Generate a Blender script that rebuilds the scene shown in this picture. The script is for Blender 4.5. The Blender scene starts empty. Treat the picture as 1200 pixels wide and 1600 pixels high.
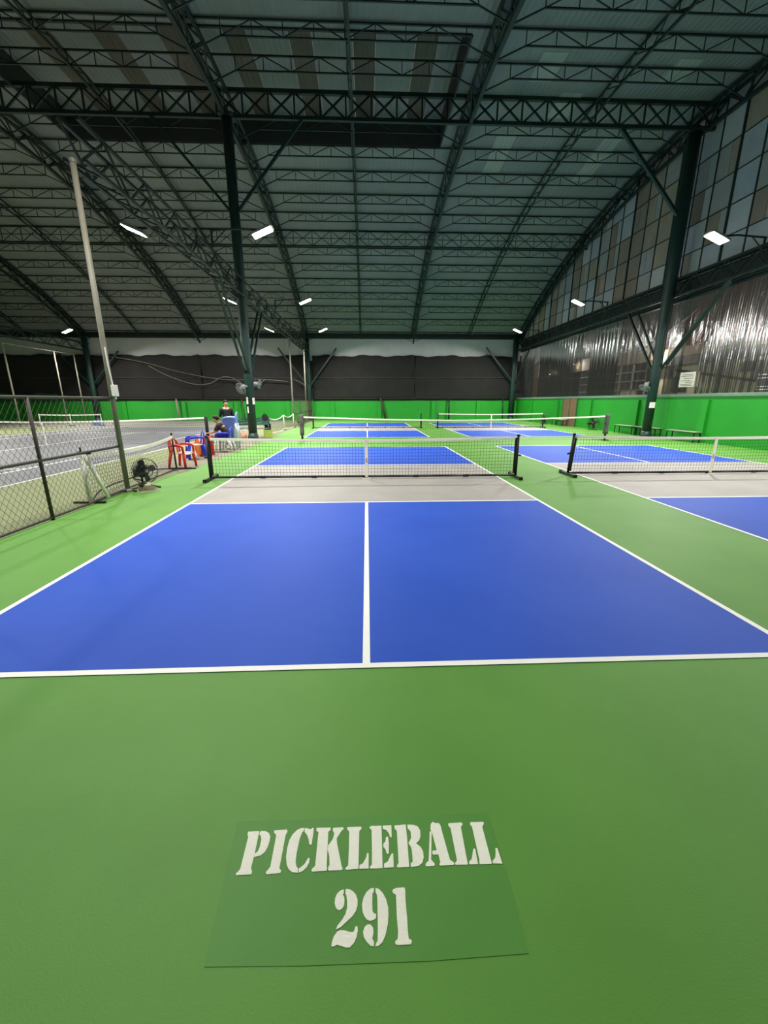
import bpy, bmesh, math, random
from mathutils import Vector, Matrix

random.seed(7)
scene = bpy.context.scene
COL = scene.collection

# ---------------------------------------------------------------- camera
def setup_camera():
    yaw, pitch, roll = -0.0404602, 0.2648040, -0.0010229
    cy, sy, cp, sp = math.cos(yaw), math.sin(yaw), math.cos(pitch), math.sin(pitch)
    f = Vector((-sy * cp, cy * cp, -sp))
    r0 = Vector((cy, sy, 0))
    u0 = r0.cross(f)
    c, s = math.cos(roll), math.sin(roll)
    r = c * r0 + s * u0
    u = -s * r0 + c * u0
    cam = bpy.data.cameras.new('camera')
    cam.sensor_fit = 'HORIZONTAL'
    cam.sensor_width = 36.0
    cam.lens = 638.2 / 1200 * 36.0
    cam.clip_start = 0.05
    cam.clip_end = 300
    o = bpy.data.objects.new('camera', cam)
    COL.objects.link(o)
    m = Matrix((r, u, -f)).transposed().to_4x4()
    m.translation = Vector((0.02254, -9.02353, 1.68991))
    o.matrix_world = m
    scene.camera = o

setup_camera()

# ---------------------------------------------------------------- world, exposure
world = bpy.data.worlds.new('night_sky')
scene.world = world
world.use_nodes = True
bg = world.node_tree.nodes['Background']
bg.inputs[0].default_value = (0.22, 0.21, 0.2, 1)
bg.inputs[1].default_value = 1.1
vs = scene.view_settings
vs.view_transform = 'Standard'
vs.look = 'None'
vs.exposure = -0.8
vs.gamma = 1.0
vs.use_curve_mapping = False
LAMP_WATTS = 1330.0
LAMP_COLOUR = (1.0, 0.97, 0.9)

# ---------------------------------------------------------------- materials
def lin(c):
    out = []
    for v in c:
        v /= 255.0
        out.append(v / 12.92 if v <= 0.04045 else ((v + 0.055) / 1.055) ** 2.4)
    return tuple(out)

MATS = {}
def mat(name, rgb, rough=0.6, metal=0.0, var=0.0, scale=4.0, bump=0.0, bscale=60.0, stretch=(1, 1, 1), second=None, spec=0.5):
    """procedural principled material; colour varies by noise between rgb and second"""
    if name in MATS:
        return MATS[name]
    m = bpy.data.materials.new(name)
    m.use_nodes = True
    nt = m.node_tree
    b = nt.nodes['Principled BSDF']
    base = lin(rgb)
    b.inputs['Roughness'].default_value = rough
    b.inputs['Metallic'].default_value = metal
    b.inputs['Specular IOR Level'].default_value = spec
    tc = nt.nodes.new('ShaderNodeTexCoord')
    mp = nt.nodes.new('ShaderNodeMapping')
    mp.inputs['Scale'].default_value = stretch
    geo = nt.nodes.new('ShaderNodeNewGeometry')
    nt.links.new(geo.outputs['Position'], mp.inputs['Vector'])
    n = nt.nodes.new('ShaderNodeTexNoise')
    n.inputs['Scale'].default_value = scale
    n.inputs['Detail'].default_value = 6
    n.inputs['Roughness'].default_value = 0.6
    nt.links.new(mp.outputs[0], n.inputs['Vector'])
    r = nt.nodes.new('ShaderNodeValToRGB')
    r.color_ramp.elements[0].position = 0.3
    r.color_ramp.elements[1].position = 0.7
    if second:
        c0, c1 = base, lin(second)
    else:
        c0 = tuple(v * (1 - var) for v in base)
        c1 = tuple(min(1, v * (1 + var)) for v in base)
    r.color_ramp.elements[0].color = c0 + (1,)
    r.color_ramp.elements[1].color = c1 + (1,)
    nt.links.new(n.outputs['Fac'], r.inputs[0])
    nt.links.new(r.outputs[0], b.inputs['Base Color'])
    if bump:
        n2 = nt.nodes.new('ShaderNodeTexNoise')
        n2.inputs['Scale'].default_value = bscale
        n2.inputs['Detail'].default_value = 4
        nt.links.new(mp.outputs[0], n2.inputs['Vector'])
        bp = nt.nodes.new('ShaderNodeBump')
        bp.inputs['Strength'].default_value = bump
        bp.inputs['Distance'].default_value = 0.01
        nt.links.new(n2.outputs['Fac'], bp.inputs['Height'])
        nt.links.new(bp.outputs[0], b.inputs['Normal'])
    MATS[name] = m
    return m

def emission_mat(name, rgb, strength):
    m = bpy.data.materials.new(name)
    m.use_nodes = True
    nt = m.node_tree
    for n in list(nt.nodes):
        nt.nodes.remove(n)
    e = nt.nodes.new('ShaderNodeEmission')
    e.inputs[0].default_value = rgb + (1,)
    e.inputs[1].default_value = strength
    o = nt.nodes.new('ShaderNodeOutputMaterial')
    nt.links.new(e.outputs[0], o.inputs[0])
    MATS[name] = m
    return m

def corrugated_mat(name, rgb, axis_scale, rough=0.5, var=0.12, strength=0.6, rot=(0, 0, 0)):
    """painted metal sheet with rolled ribs as fine relief along one axis"""
    m = mat(name, rgb, rough, 0.0, var, 0.6, stretch=(1, 1, 1))
    nt = m.node_tree
    b = nt.nodes['Principled BSDF']
    geo = nt.nodes.new('ShaderNodeNewGeometry')
    mp = nt.nodes.new('ShaderNodeMapping')
    mp.inputs['Rotation'].default_value = rot
    nt.links.new(geo.outputs['Position'], mp.inputs['Vector'])
    w = nt.nodes.new('ShaderNodeTexWave')
    w.wave_type = 'BANDS'
    w.bands_direction = 'X'
    w.inputs['Scale'].default_value = axis_scale
    nt.links.new(mp.outputs[0], w.inputs['Vector'])
    bp = nt.nodes.new('ShaderNodeBump')
    bp.inputs['Strength'].default_value = strength
    bp.inputs['Distance'].default_value = 0.02
    nt.links.new(w.outputs['Fac'], bp.inputs['Height'])
    nt.links.new(bp.outputs[0], b.inputs['Normal'])
    return m

def clear_plastic(name, tint=(0.96, 0.96, 0.95), gloss=0.26, rough=0.12, haze=0.05):
    m = bpy.data.materials.new(name)
    m.use_nodes = True
    nt = m.node_tree
    for n in list(nt.nodes):
        nt.nodes.remove(n)
    o = nt.nodes.new('ShaderNodeOutputMaterial')
    t = nt.nodes.new('ShaderNodeBsdfTransparent')
    t.inputs[0].default_value = tint + (1,)
    g = nt.nodes.new('ShaderNodeBsdfGlossy')
    g.inputs['Roughness'].default_value = rough
    d = nt.nodes.new('ShaderNodeBsdfDiffuse')
    d.inputs[0].default_value = (0.5, 0.48, 0.45, 1)
    m1 = nt.nodes.new('ShaderNodeMixShader')
    m1.inputs[0].default_value = haze
    m2 = nt.nodes.new('ShaderNodeMixShader')
    fr = nt.nodes.new('ShaderNodeFresnel')
    fr.inputs[0].default_value = 1.35
    mx = nt.nodes.new('ShaderNodeMath')
    mx.operation = 'MULTIPLY_ADD'
    mx.inputs[1].default_value = 0.8
    mx.inputs[2].default_value = gloss * 0.5
    nt.links.new(fr.outputs[0], mx.inputs[0])
    nt.links.new(t.outputs[0], m1.inputs[1])
    nt.links.new(d.outputs[0], m1.inputs[2])
    nt.links.new(mx.outputs[0], m2.inputs[0])
    nt.links.new(m1.outputs[0], m2.inputs[1])
    nt.links.new(g.outputs[0], m2.inputs[2])
    nt.links.new(m2.outputs[0], o.inputs[0])
    MATS[name] = m
    return m

GREEN_FLOOR = mat('green_court_paint', (88, 145, 54), 0.6, var=0.0, scale=0.8, bump=0.12, bscale=140, second=(99, 156, 63), spec=0.4)
PATCH_GREEN = mat('fresh_green_paint', (82, 143, 56), 0.58, scale=1.2, bump=0.1, bscale=140, second=(90, 150, 63), spec=0.4)
BLUE_FLOOR = mat('blue_court_paint', (32, 79, 192), 0.62, scale=0.9, bump=0.12, bscale=140, second=(38, 86, 201), spec=0.28)
GREY_FLOOR = mat('grey_court_paint', (158, 154, 150), 0.6, scale=1.1, bump=0.1, bscale=140, second=(172, 168, 163))
LINE_WHITE = mat('white_line_paint', (254, 254, 248), 0.6, var=0.02, scale=6)
LETTER_WHITE = mat('white_stencil_paint', (252, 250, 238), 0.65, var=0.03, scale=30, bump=0.2, bscale=120)
OLIVE_FLOOR = mat('worn_olive_court_paint', (112, 121, 80), 0.65, scale=0.7, bump=0.1, bscale=120, second=(125, 132, 92))
SLATE_FLOOR = mat('slate_tennis_paint', (93, 95, 101), 0.6, scale=0.5, bump=0.1, bscale=120, second=(106, 107, 111))
OUT_GROUND = mat('outside_concrete', (92, 88, 80), 0.8, var=0.15, scale=1)
GREEN_WALL = mat('green_wall_paint', (26, 142, 34), 0.55, scale=0.7, bump=0.1, bscale=40, second=(32, 154, 41))
CAP_GREEN = mat('grey_green_cap', (108, 134, 116), 0.5, var=0.08, scale=3)
STEEL = mat('dark_green_steel', (17, 48, 44), 0.45, var=0.12, scale=3)
STEEL_DARK = mat('dark_roof_steel', (16, 35, 32), 0.5, var=0.15, scale=2)
BLACK = mat('black_metal', (22, 22, 23), 0.45, var=0.1, scale=6)
BLACK_FABRIC = mat('black_fabric', (26, 26, 28), 0.85, var=0.2, scale=30)
NET_STRING = mat('black_net_string', (28, 30, 30), 0.8, var=0.1, scale=20)
TAPE = mat('white_net_tape', (242, 240, 228), 0.7, var=0.05, scale=8)
GALV = mat('galvanised_pipe', (132, 128, 114), 0.5, metal=0.0, var=0.12, scale=5)
FENCE_DARK = mat('dark_fence_pipe', (58, 54, 46), 0.55, metal=0.2, var=0.2, scale=6)
WIRE = mat('weathered_fence_wire', (84, 78, 62), 0.6, metal=0.2, var=0.15, scale=6)
ROOF = corrugated_mat('grey_green_roof_sheet', (118, 122, 120), 1.6, 0.55, 0.1, 0.5)
ROOF_LIGHT = corrugated_mat('pale_skylight_sheet', (142, 148, 140), 1.6, 0.5, 0.08, 0.5)
ROOF_BROWN = corrugated_mat('brown_weathered_sheet', (84, 76, 66), 1.6, 0.6, 0.15, 0.5)
MONITOR_DARK = mat('dark_vent_louvre', (44, 44, 44), 0.7, var=0.1, scale=4)
SHEET_GREY = corrugated_mat('pale_grey_wall_sheet', (168, 172, 170), 1.2, 0.55, 0.08, 0.3)
SCREEN = mat('black_windbreak_cloth', (20, 19, 19), 0.9, scale=1.2, second=(30, 29, 28), bump=0.3, bscale=30)
SCREEN_GREEN = mat('dark_green_windbreak_cloth', (24, 78, 58), 0.9, var=0.15, scale=2)
DOOR_BROWN = mat('brown_door_board', (120, 92, 70), 0.7, var=0.12, scale=5, stretch=(1, 1, 0.2))
CURTAIN = clear_plastic('clear_pvc')
def translucent_fabric(name, rgb):
    """thin white vinyl that lets part of the light through"""
    m = bpy.data.materials.new(name)
    m.use_nodes = True
    nt = m.node_tree
    for n in list(nt.nodes):
        nt.nodes.remove(n)
    o = nt.nodes.new('ShaderNodeOutputMaterial')
    d = nt.nodes.new('ShaderNodeBsdfDiffuse')
    t = nt.nodes.new('ShaderNodeBsdfTranslucent')
    x = nt.nodes.new('ShaderNodeMixShader')
    x.inputs[0].default_value = 0.45
    geo = nt.nodes.new('ShaderNodeNewGeometry')
    n = nt.nodes.new('ShaderNodeTexNoise')
    n.inputs['Scale'].default_value = 9
    r = nt.nodes.new('ShaderNodeValToRGB')
    c = lin(rgb)
    r.color_ramp.elements[0].color = tuple(v * 0.94 for v in c) + (1,)
    r.color_ramp.elements[1].color = c + (1,)
    nt.links.new(geo.outputs['Position'], n.inputs['Vector'])
    nt.links.new(n.outputs['Fac'], r.inputs[0])
    nt.links.new(r.outputs[0], d.inputs[0])
    nt.links.new(r.outputs[0], t.inputs[0])
    nt.links.new(d.outputs[0], x.inputs[1])
    nt.links.new(t.outputs[0], x.inputs[2])
    nt.links.new(x.outputs[0], o.inputs[0])
    MATS[name] = m
    return m
NET_TAPE = translucent_fabric('white_net_tape_vinyl', (252, 250, 240))
PAPER = mat('white_paper', (230, 228, 220), 0.7, var=0.03, scale=10)
LENS = emission_mat('lamp_glow', (1.0, 0.97, 0.9), 40.0)

# ---------------------------------------------------------------- mesh helpers
class MB:
    def __init__(self):
        self.v, self.f = [], []
    def add(self, verts, faces):
        k = len(self.v)
        self.v += [tuple(q) for q in verts]
        self.f += [tuple(i + k for i in fc) for fc in faces]
        return self
    def box(self, x0, y0, z0, x1, y1, z1):
        vs_ = [(x, y, z) for x in (x0, x1) for y in (y0, y1) for z in (z0, z1)]
        return self.add(vs_, [(0, 1, 3, 2), (4, 6, 7, 5), (0, 4, 5, 1), (2, 3, 7, 6), (0, 2, 6, 4), (1, 5, 7, 3)])
    def bar(self, a, b, w, h=None):
        """rectangular bar from a to b"""
        a, b = Vector(a), Vector(b)
        d = (b - a).normalized()
        up = Vector((0, 0, 1)) if abs(d.z) < 0.95 else Vector((0, 1, 0))
        s = d.cross(up).normalized() * (w / 2)
        t = s.cross(d).normalized() * ((h or w) / 2)
        vs_ = []
        for q in (a, b):
            vs_ += [q - s - t, q + s - t, q + s + t, q - s + t]
        return self.add(vs_, [(0, 1, 2, 3), (7, 6, 5, 4), (0, 4, 5, 1), (1, 5, 6, 2), (2, 6, 7, 3), (3, 7, 4, 0)])
    def string(self, a, b, t):
        a, b = Vector(a), Vector(b)
        d = (b - a).normalized()
        up = Vector((0, 0, 1)) if abs(d.z) < 0.9 else Vector((0, 1, 0))
        s = d.cross(up).normalized() * (t / 2)
        u = s.cross(d).normalized() * (t / 2)
        vs_ = [a + s, a + u, a - s, a - u, b + s, b + u, b - s, b - u]
        return self.add(vs_, [(0, 1, 5, 4), (1, 2, 6, 5), (2, 3, 7, 6), (3, 0, 4, 7)])
    def tube(self, path, r, n=8, cap=True):
        P = [Vector(q) for q in path]
        R = r if isinstance(r, (list, tuple)) else [r] * len(P)
        ref = None
        k = len(self.v)
        for i, q in enumerate(P):
            d = (P[min(i + 1, len(P) - 1)] - P[max(i - 1, 0)]).normalized()
            if ref is None:
                ref = Vector((0, 0, 1)) if abs(d.z) < 0.9 else Vector((1, 0, 0))
            s = d.cross(ref)
            if s.length < 1e-5:
                s = d.orthogonal()
            s.normalize()
            t = s.cross(d).normalized()
            for j in range(n):
                a = 2 * math.pi * j / n
                self.v.append(tuple(q + R[i] * (math.cos(a) * s + math.sin(a) * t)))
            ref = t
        for i in range(len(P) - 1):
            for j in range(n):
                a, b = k + i * n + j, k + i * n + (j + 1) % n
                self.f.append((a, b, b + n, a + n))
        if cap:
            self.f.append(tuple(k + j for j in range(n))[::-1])
            m = k + (len(P) - 1) * n
            self.f.append(tuple(m + j for j in range(n)))
        return self
    def lathe(self, prof, c=(0, 0, 0), n=16, axis='Z'):
        k = len(self.v)
        for r, h in prof:
            for j in range(n):
                a = 2 * math.pi * j / n
                x, y = r * math.cos(a), r * math.sin(a)
                q = {'Z': (x, y, h), 'Y': (x, h, y), 'X': (h, x, y)}[axis]
                self.v.append((c[0] + q[0], c[1] + q[1], c[2] + q[2]))
        for i in range(len(prof) - 1):
            for j in range(n):
                a, b = k + i * n + j, k + i * n + (j + 1) % n
                self.f.append((a, b, b + n, a + n))
        self.f.append(tuple(k + j for j in range(n)))
        m = k + (len(prof) - 1) * n
        self.f.append(tuple(m + j for j in range(n)))
        return self
    def torus(self, c, R, r, axis='Y', n=24, m=6):
        pts = []
        for i in range(n):
            a = 2 * math.pi * i / n
            x, z = R * math.cos(a), R * math.sin(a)
            pts.append({'Y': (c[0] + x, c[1], c[2] + z), 'X': (c[0], c[1] + x, c[2] + z), 'Z': (c[0] + x, c[1] + z, c[2])}[axis])
        k = len(self.v)
        cc = Vector(c)
        ax = {'X': Vector((1, 0, 0)), 'Y': Vector((0, 1, 0)), 'Z': Vector((0, 0, 1))}[axis]
        for q in pts:
            d = (Vector(q) - cc).normalized()
            for j in range(m):
                a = 2 * math.pi * j / m
                self.v.append(tuple(Vector(q) + r * (math.cos(a) * d + math.sin(a) * ax)))
        for i in range(n):
            for j in range(m):
                a, b = k + i * m + j, k + i * m + (j + 1) % m
                e, g = k + ((i + 1) % n) * m + j, k + ((i + 1) % n) * m + (j + 1) % m
                self.f.append((a, b, g, e))
        return self
    def ellipsoid(self, c, r, n=12, m=8):
        prof = []
        k = len(self.v)
        for i in range(m + 1):
            p_ = math.pi * i / m - math.pi / 2
            rr, h = max(math.cos(p_), 0.02), math.sin(p_)
            for j in range(n):
                a = 2 * math.pi * j / n
                self.v.append((c[0] + r[0] * rr * math.cos(a), c[1] + r[1] * rr * math.sin(a), c[2] + r[2] * h))
        for i in range(m):
            for j in range(n):
                a, b = k + i * n + j, k + i * n + (j + 1) % n
                self.f.append((a, b, b + n, a + n))
        self.f.append(tuple(k + j for j in range(n))[::-1])
        q = k + m * n
        self.f.append(tuple(q + j for j in range(n)))
        return self
    def build(self, name, material, parent=None, smooth=False, bevel=0.0):
        me = bpy.data.meshes.new(name)
        me.from_pydata(self.v, [], self.f)
        bm = bmesh.new()
        bm.from_mesh(me)
        bmesh.ops.recalc_face_normals(bm, faces=bm.faces)
        bm.to_mesh(me)
        bm.free()
        me.materials.append(material)
        if smooth:
            me.polygons.foreach_set('use_smooth', [True] * len(me.polygons))
        o = bpy.data.objects.new(name, me)
        COL.objects.link(o)
        if parent is not None:
            o.parent = parent
        if bevel:
            b = o.modifiers.new('bevel', 'BEVEL')
            b.width = bevel
            b.segments = 2
            b.limit_method = 'ANGLE'
        return o

def tag(o, label=None, cat=None, group=None, kind=None):
    if label: o['label'] = label
    if cat: o['category'] = cat
    if group: o['group'] = group
    if kind: o['kind'] = kind
    return o

def thing(name, label, cat, loc=(0, 0, 0), rz=0.0, group=None, kind=None):
    o = bpy.data.objects.new(name, None)
    o.empty_display_size = 0.2
    COL.objects.link(o)
    o.location = loc
    o.rotation_euler = (0, 0, rz)
    return tag(o, label, cat, group, kind)

def copy_tree(o, parent=None):
    c = o.copy()
    COL.objects.link(c)
    c.parent = parent
    for ch in list(o.children):
        copy_tree(ch, c)
    return c

UNIT = {}
def unit_bar(material):
    """unit cube along local z, shared by every bar of one material"""
    if material.name not in UNIT:
        mb = MB().box(-0.5, -0.5, 0, 0.5, 0.5, 1)
        me = bpy.data.meshes.new('steel_bar_' + material.name)
        me.from_pydata(mb.v, [], mb.f)
        me.materials.append(material)
        UNIT[material.name] = me
    return UNIT[material.name]

def rod(parent, name, a, b, w, material, h=None):
    """one steel bar from a to b (world coordinates) as its own part"""
    base = parent.location if parent is not None else Vector((0, 0, 0))
    a, b = Vector(a) - base, Vector(b) - base
    d = b - a
    L = d.length
    d.normalize()
    up = Vector((0, 0, 1)) if abs(d.z) < 0.95 else Vector((0, 1, 0))
    s = d.cross(up).normalized()
    t = s.cross(d).normalized()
    m = Matrix((s * w, t * (h or w), d * L)).transposed().to_4x4()
    m.translation = a
    o = bpy.data.objects.new(name, unit_bar(material))
    COL.objects.link(o)
    o.parent = parent
    o.matrix_basis = m
    return o

ORD = ['first', 'second', 'third', 'fourth', 'fifth', 'sixth', 'seventh', 'eighth', 'ninth', 'tenth', 'eleventh', 'twelfth', 'thirteenth', 'fourteenth', 'fifteenth', 'sixteenth', 'seventeenth', 'eighteenth']

# ---------------------------------------------------------------- hall dimensions
XR, XL, YF, YB = 14.05, -34.0, 30.1, -10.2
RAD, ZTOP, YMID = 37.9, 13.0, 10.0
def zs(y):
    return ZTOP - RAD + math.sqrt(RAD * RAD - (y - YMID) ** 2)

# ---------------------------------------------------------------- floor and paint
floor = tag(MB().box(XL, YB, -0.2, XR + 0.2, YF + 0.2, 0).build('floor', GREEN_FLOOR),
            'green painted hall floor with blue court markings', None, None, 'structure')
def slab(name, x0, y0, x1, y1, z, m, parent=floor):
    return MB().box(x0, y0, z - 0.0016, x1, y1, z).build(name, m, parent)
slab('olive_surround', XL, YB, -4.66, YF, 0.0015, OLIVE_FLOOR)
slab('concrete_strip', -5.95, 1.1, -4.5, 12.6, 0.0026, mat('bare_concrete_strip', (116, 111, 94), 0.75, scale=1.5, second=(130, 126, 108)))
slab('slate_surface', -18.42, -3.6, -7.45, 20.1, 0.0026, SLATE_FLOOR)
slab('grey_run_off', XL, 20.1, -6.6, YF - 0.1, 0.0021, mat('grey_run_off_paint', (122, 120, 112), 0.65, scale=0.6, second=(134, 132, 122)))

def line_rect(x0, y0, x1, y1, z=0.0052):
    return slab('white_line', x0, y0, x1, y1, z, LINE_WHITE)

W, HL, NV, T = 3.05, 6.705, 2.134, 0.05
def court(cx, cy):
    slab('blue_half', cx - W, cy - HL, cx + W, cy - NV, 0.0030, BLUE_FLOOR)
    slab('grey_kitchen', cx - W, cy - NV, cx + W, cy + NV, 0.0030, GREY_FLOOR)
    slab('blue_half', cx - W, cy + NV, cx + W, cy + HL, 0.0030, BLUE_FLOOR)
    for s in (-1, 1):
        a = cx + s * W
        line_rect(min(a, a - s * T), cy - HL, max(a, a - s * T), cy + HL)
        b = cy + s * HL
        line_rect(cx - W, min(b, b - s * T), cx + W, max(b, b - s * T), 0.0056)
        c = cy + s * NV
        line_rect(cx - W, c - T / 2, cx + W, c + T / 2, 0.0056)
        line_rect(cx - T / 2, min(c, b), cx + T / 2, max(c, b), 0.0048)
COURTS = [(0.0, 0.0), (8.05, 0.1), (0.03, 17.75), (8.08, 17.75)]
for cx, cy in COURTS:
    court(cx, cy)

# tennis court in the left bay
TX, TY = -12.93, 8.25
for x in (-5.46, 5.46, -4.09, 4.09):
    line_rect(TX + x - 0.025, TY - 11.885, TX + x + 0.025, TY + 11.885)
for y in (-6.4, 6.4):
    line_rect(TX - 4.115, TY + y - 0.025, TX + 4.115, TY + y + 0.025, 0.0056)
line_rect(TX - 0.025, TY - 6.4, TX + 0.025, TY + 6.4, 0.0048)
for y in (-11.86, 11.86):
    line_rect(TX - 5.48, TY + y - 0.04, TX + 5.48, TY + y + 0.04, 0.0056)

# repainted patch and stencilled lettering on the near green apron
def paint_poly(name, polys, m, z, parent=floor, th=0.002):
    me = bpy.data.meshes.new(name)
    bm = bmesh.new()
    for poly in polys:
        vs_ = [bm.verts.new((x, y, z)) for x, y in poly]
        bm.faces.new(vs_)
    bmesh.ops.recalc_face_normals(bm, faces=bm.faces)
    for f_ in bm.faces:
        if f_.normal.z < 0:
            f_.normal_flip()
    r = bmesh.ops.extrude_face_region(bm, geom=list(bm.faces))
    bmesh.ops.translate(bm, verts=[e for e in r['geom'] if isinstance(e, bmesh.types.BMVert)], vec=(0, 0, th))
    bmesh.ops.triangulate(bm, faces=list(bm.faces))
    bmesh.ops.recalc_face_normals(bm, faces=bm.faces)
    bm.to_mesh(me)
    bm.free()
    me.materials.append(m)
    o = bpy.data.objects.new(name, me)
    COL.objects.link(o)
    o.parent = parent
    return o
paint_poly('repainted_patch', [[(-0.535, -7.695), (-0.28, -7.7), (-0.03, -7.695), (0.25, -7.702), (0.515, -7.7), (0.52, -7.95), (0.515, -8.16), (0.2, -8.165), (-0.2, -8.16), (-0.5, -8.15), (-0.52, -7.9)]], PATCH_GREEN, 0.0002, th=0.0012)
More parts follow.
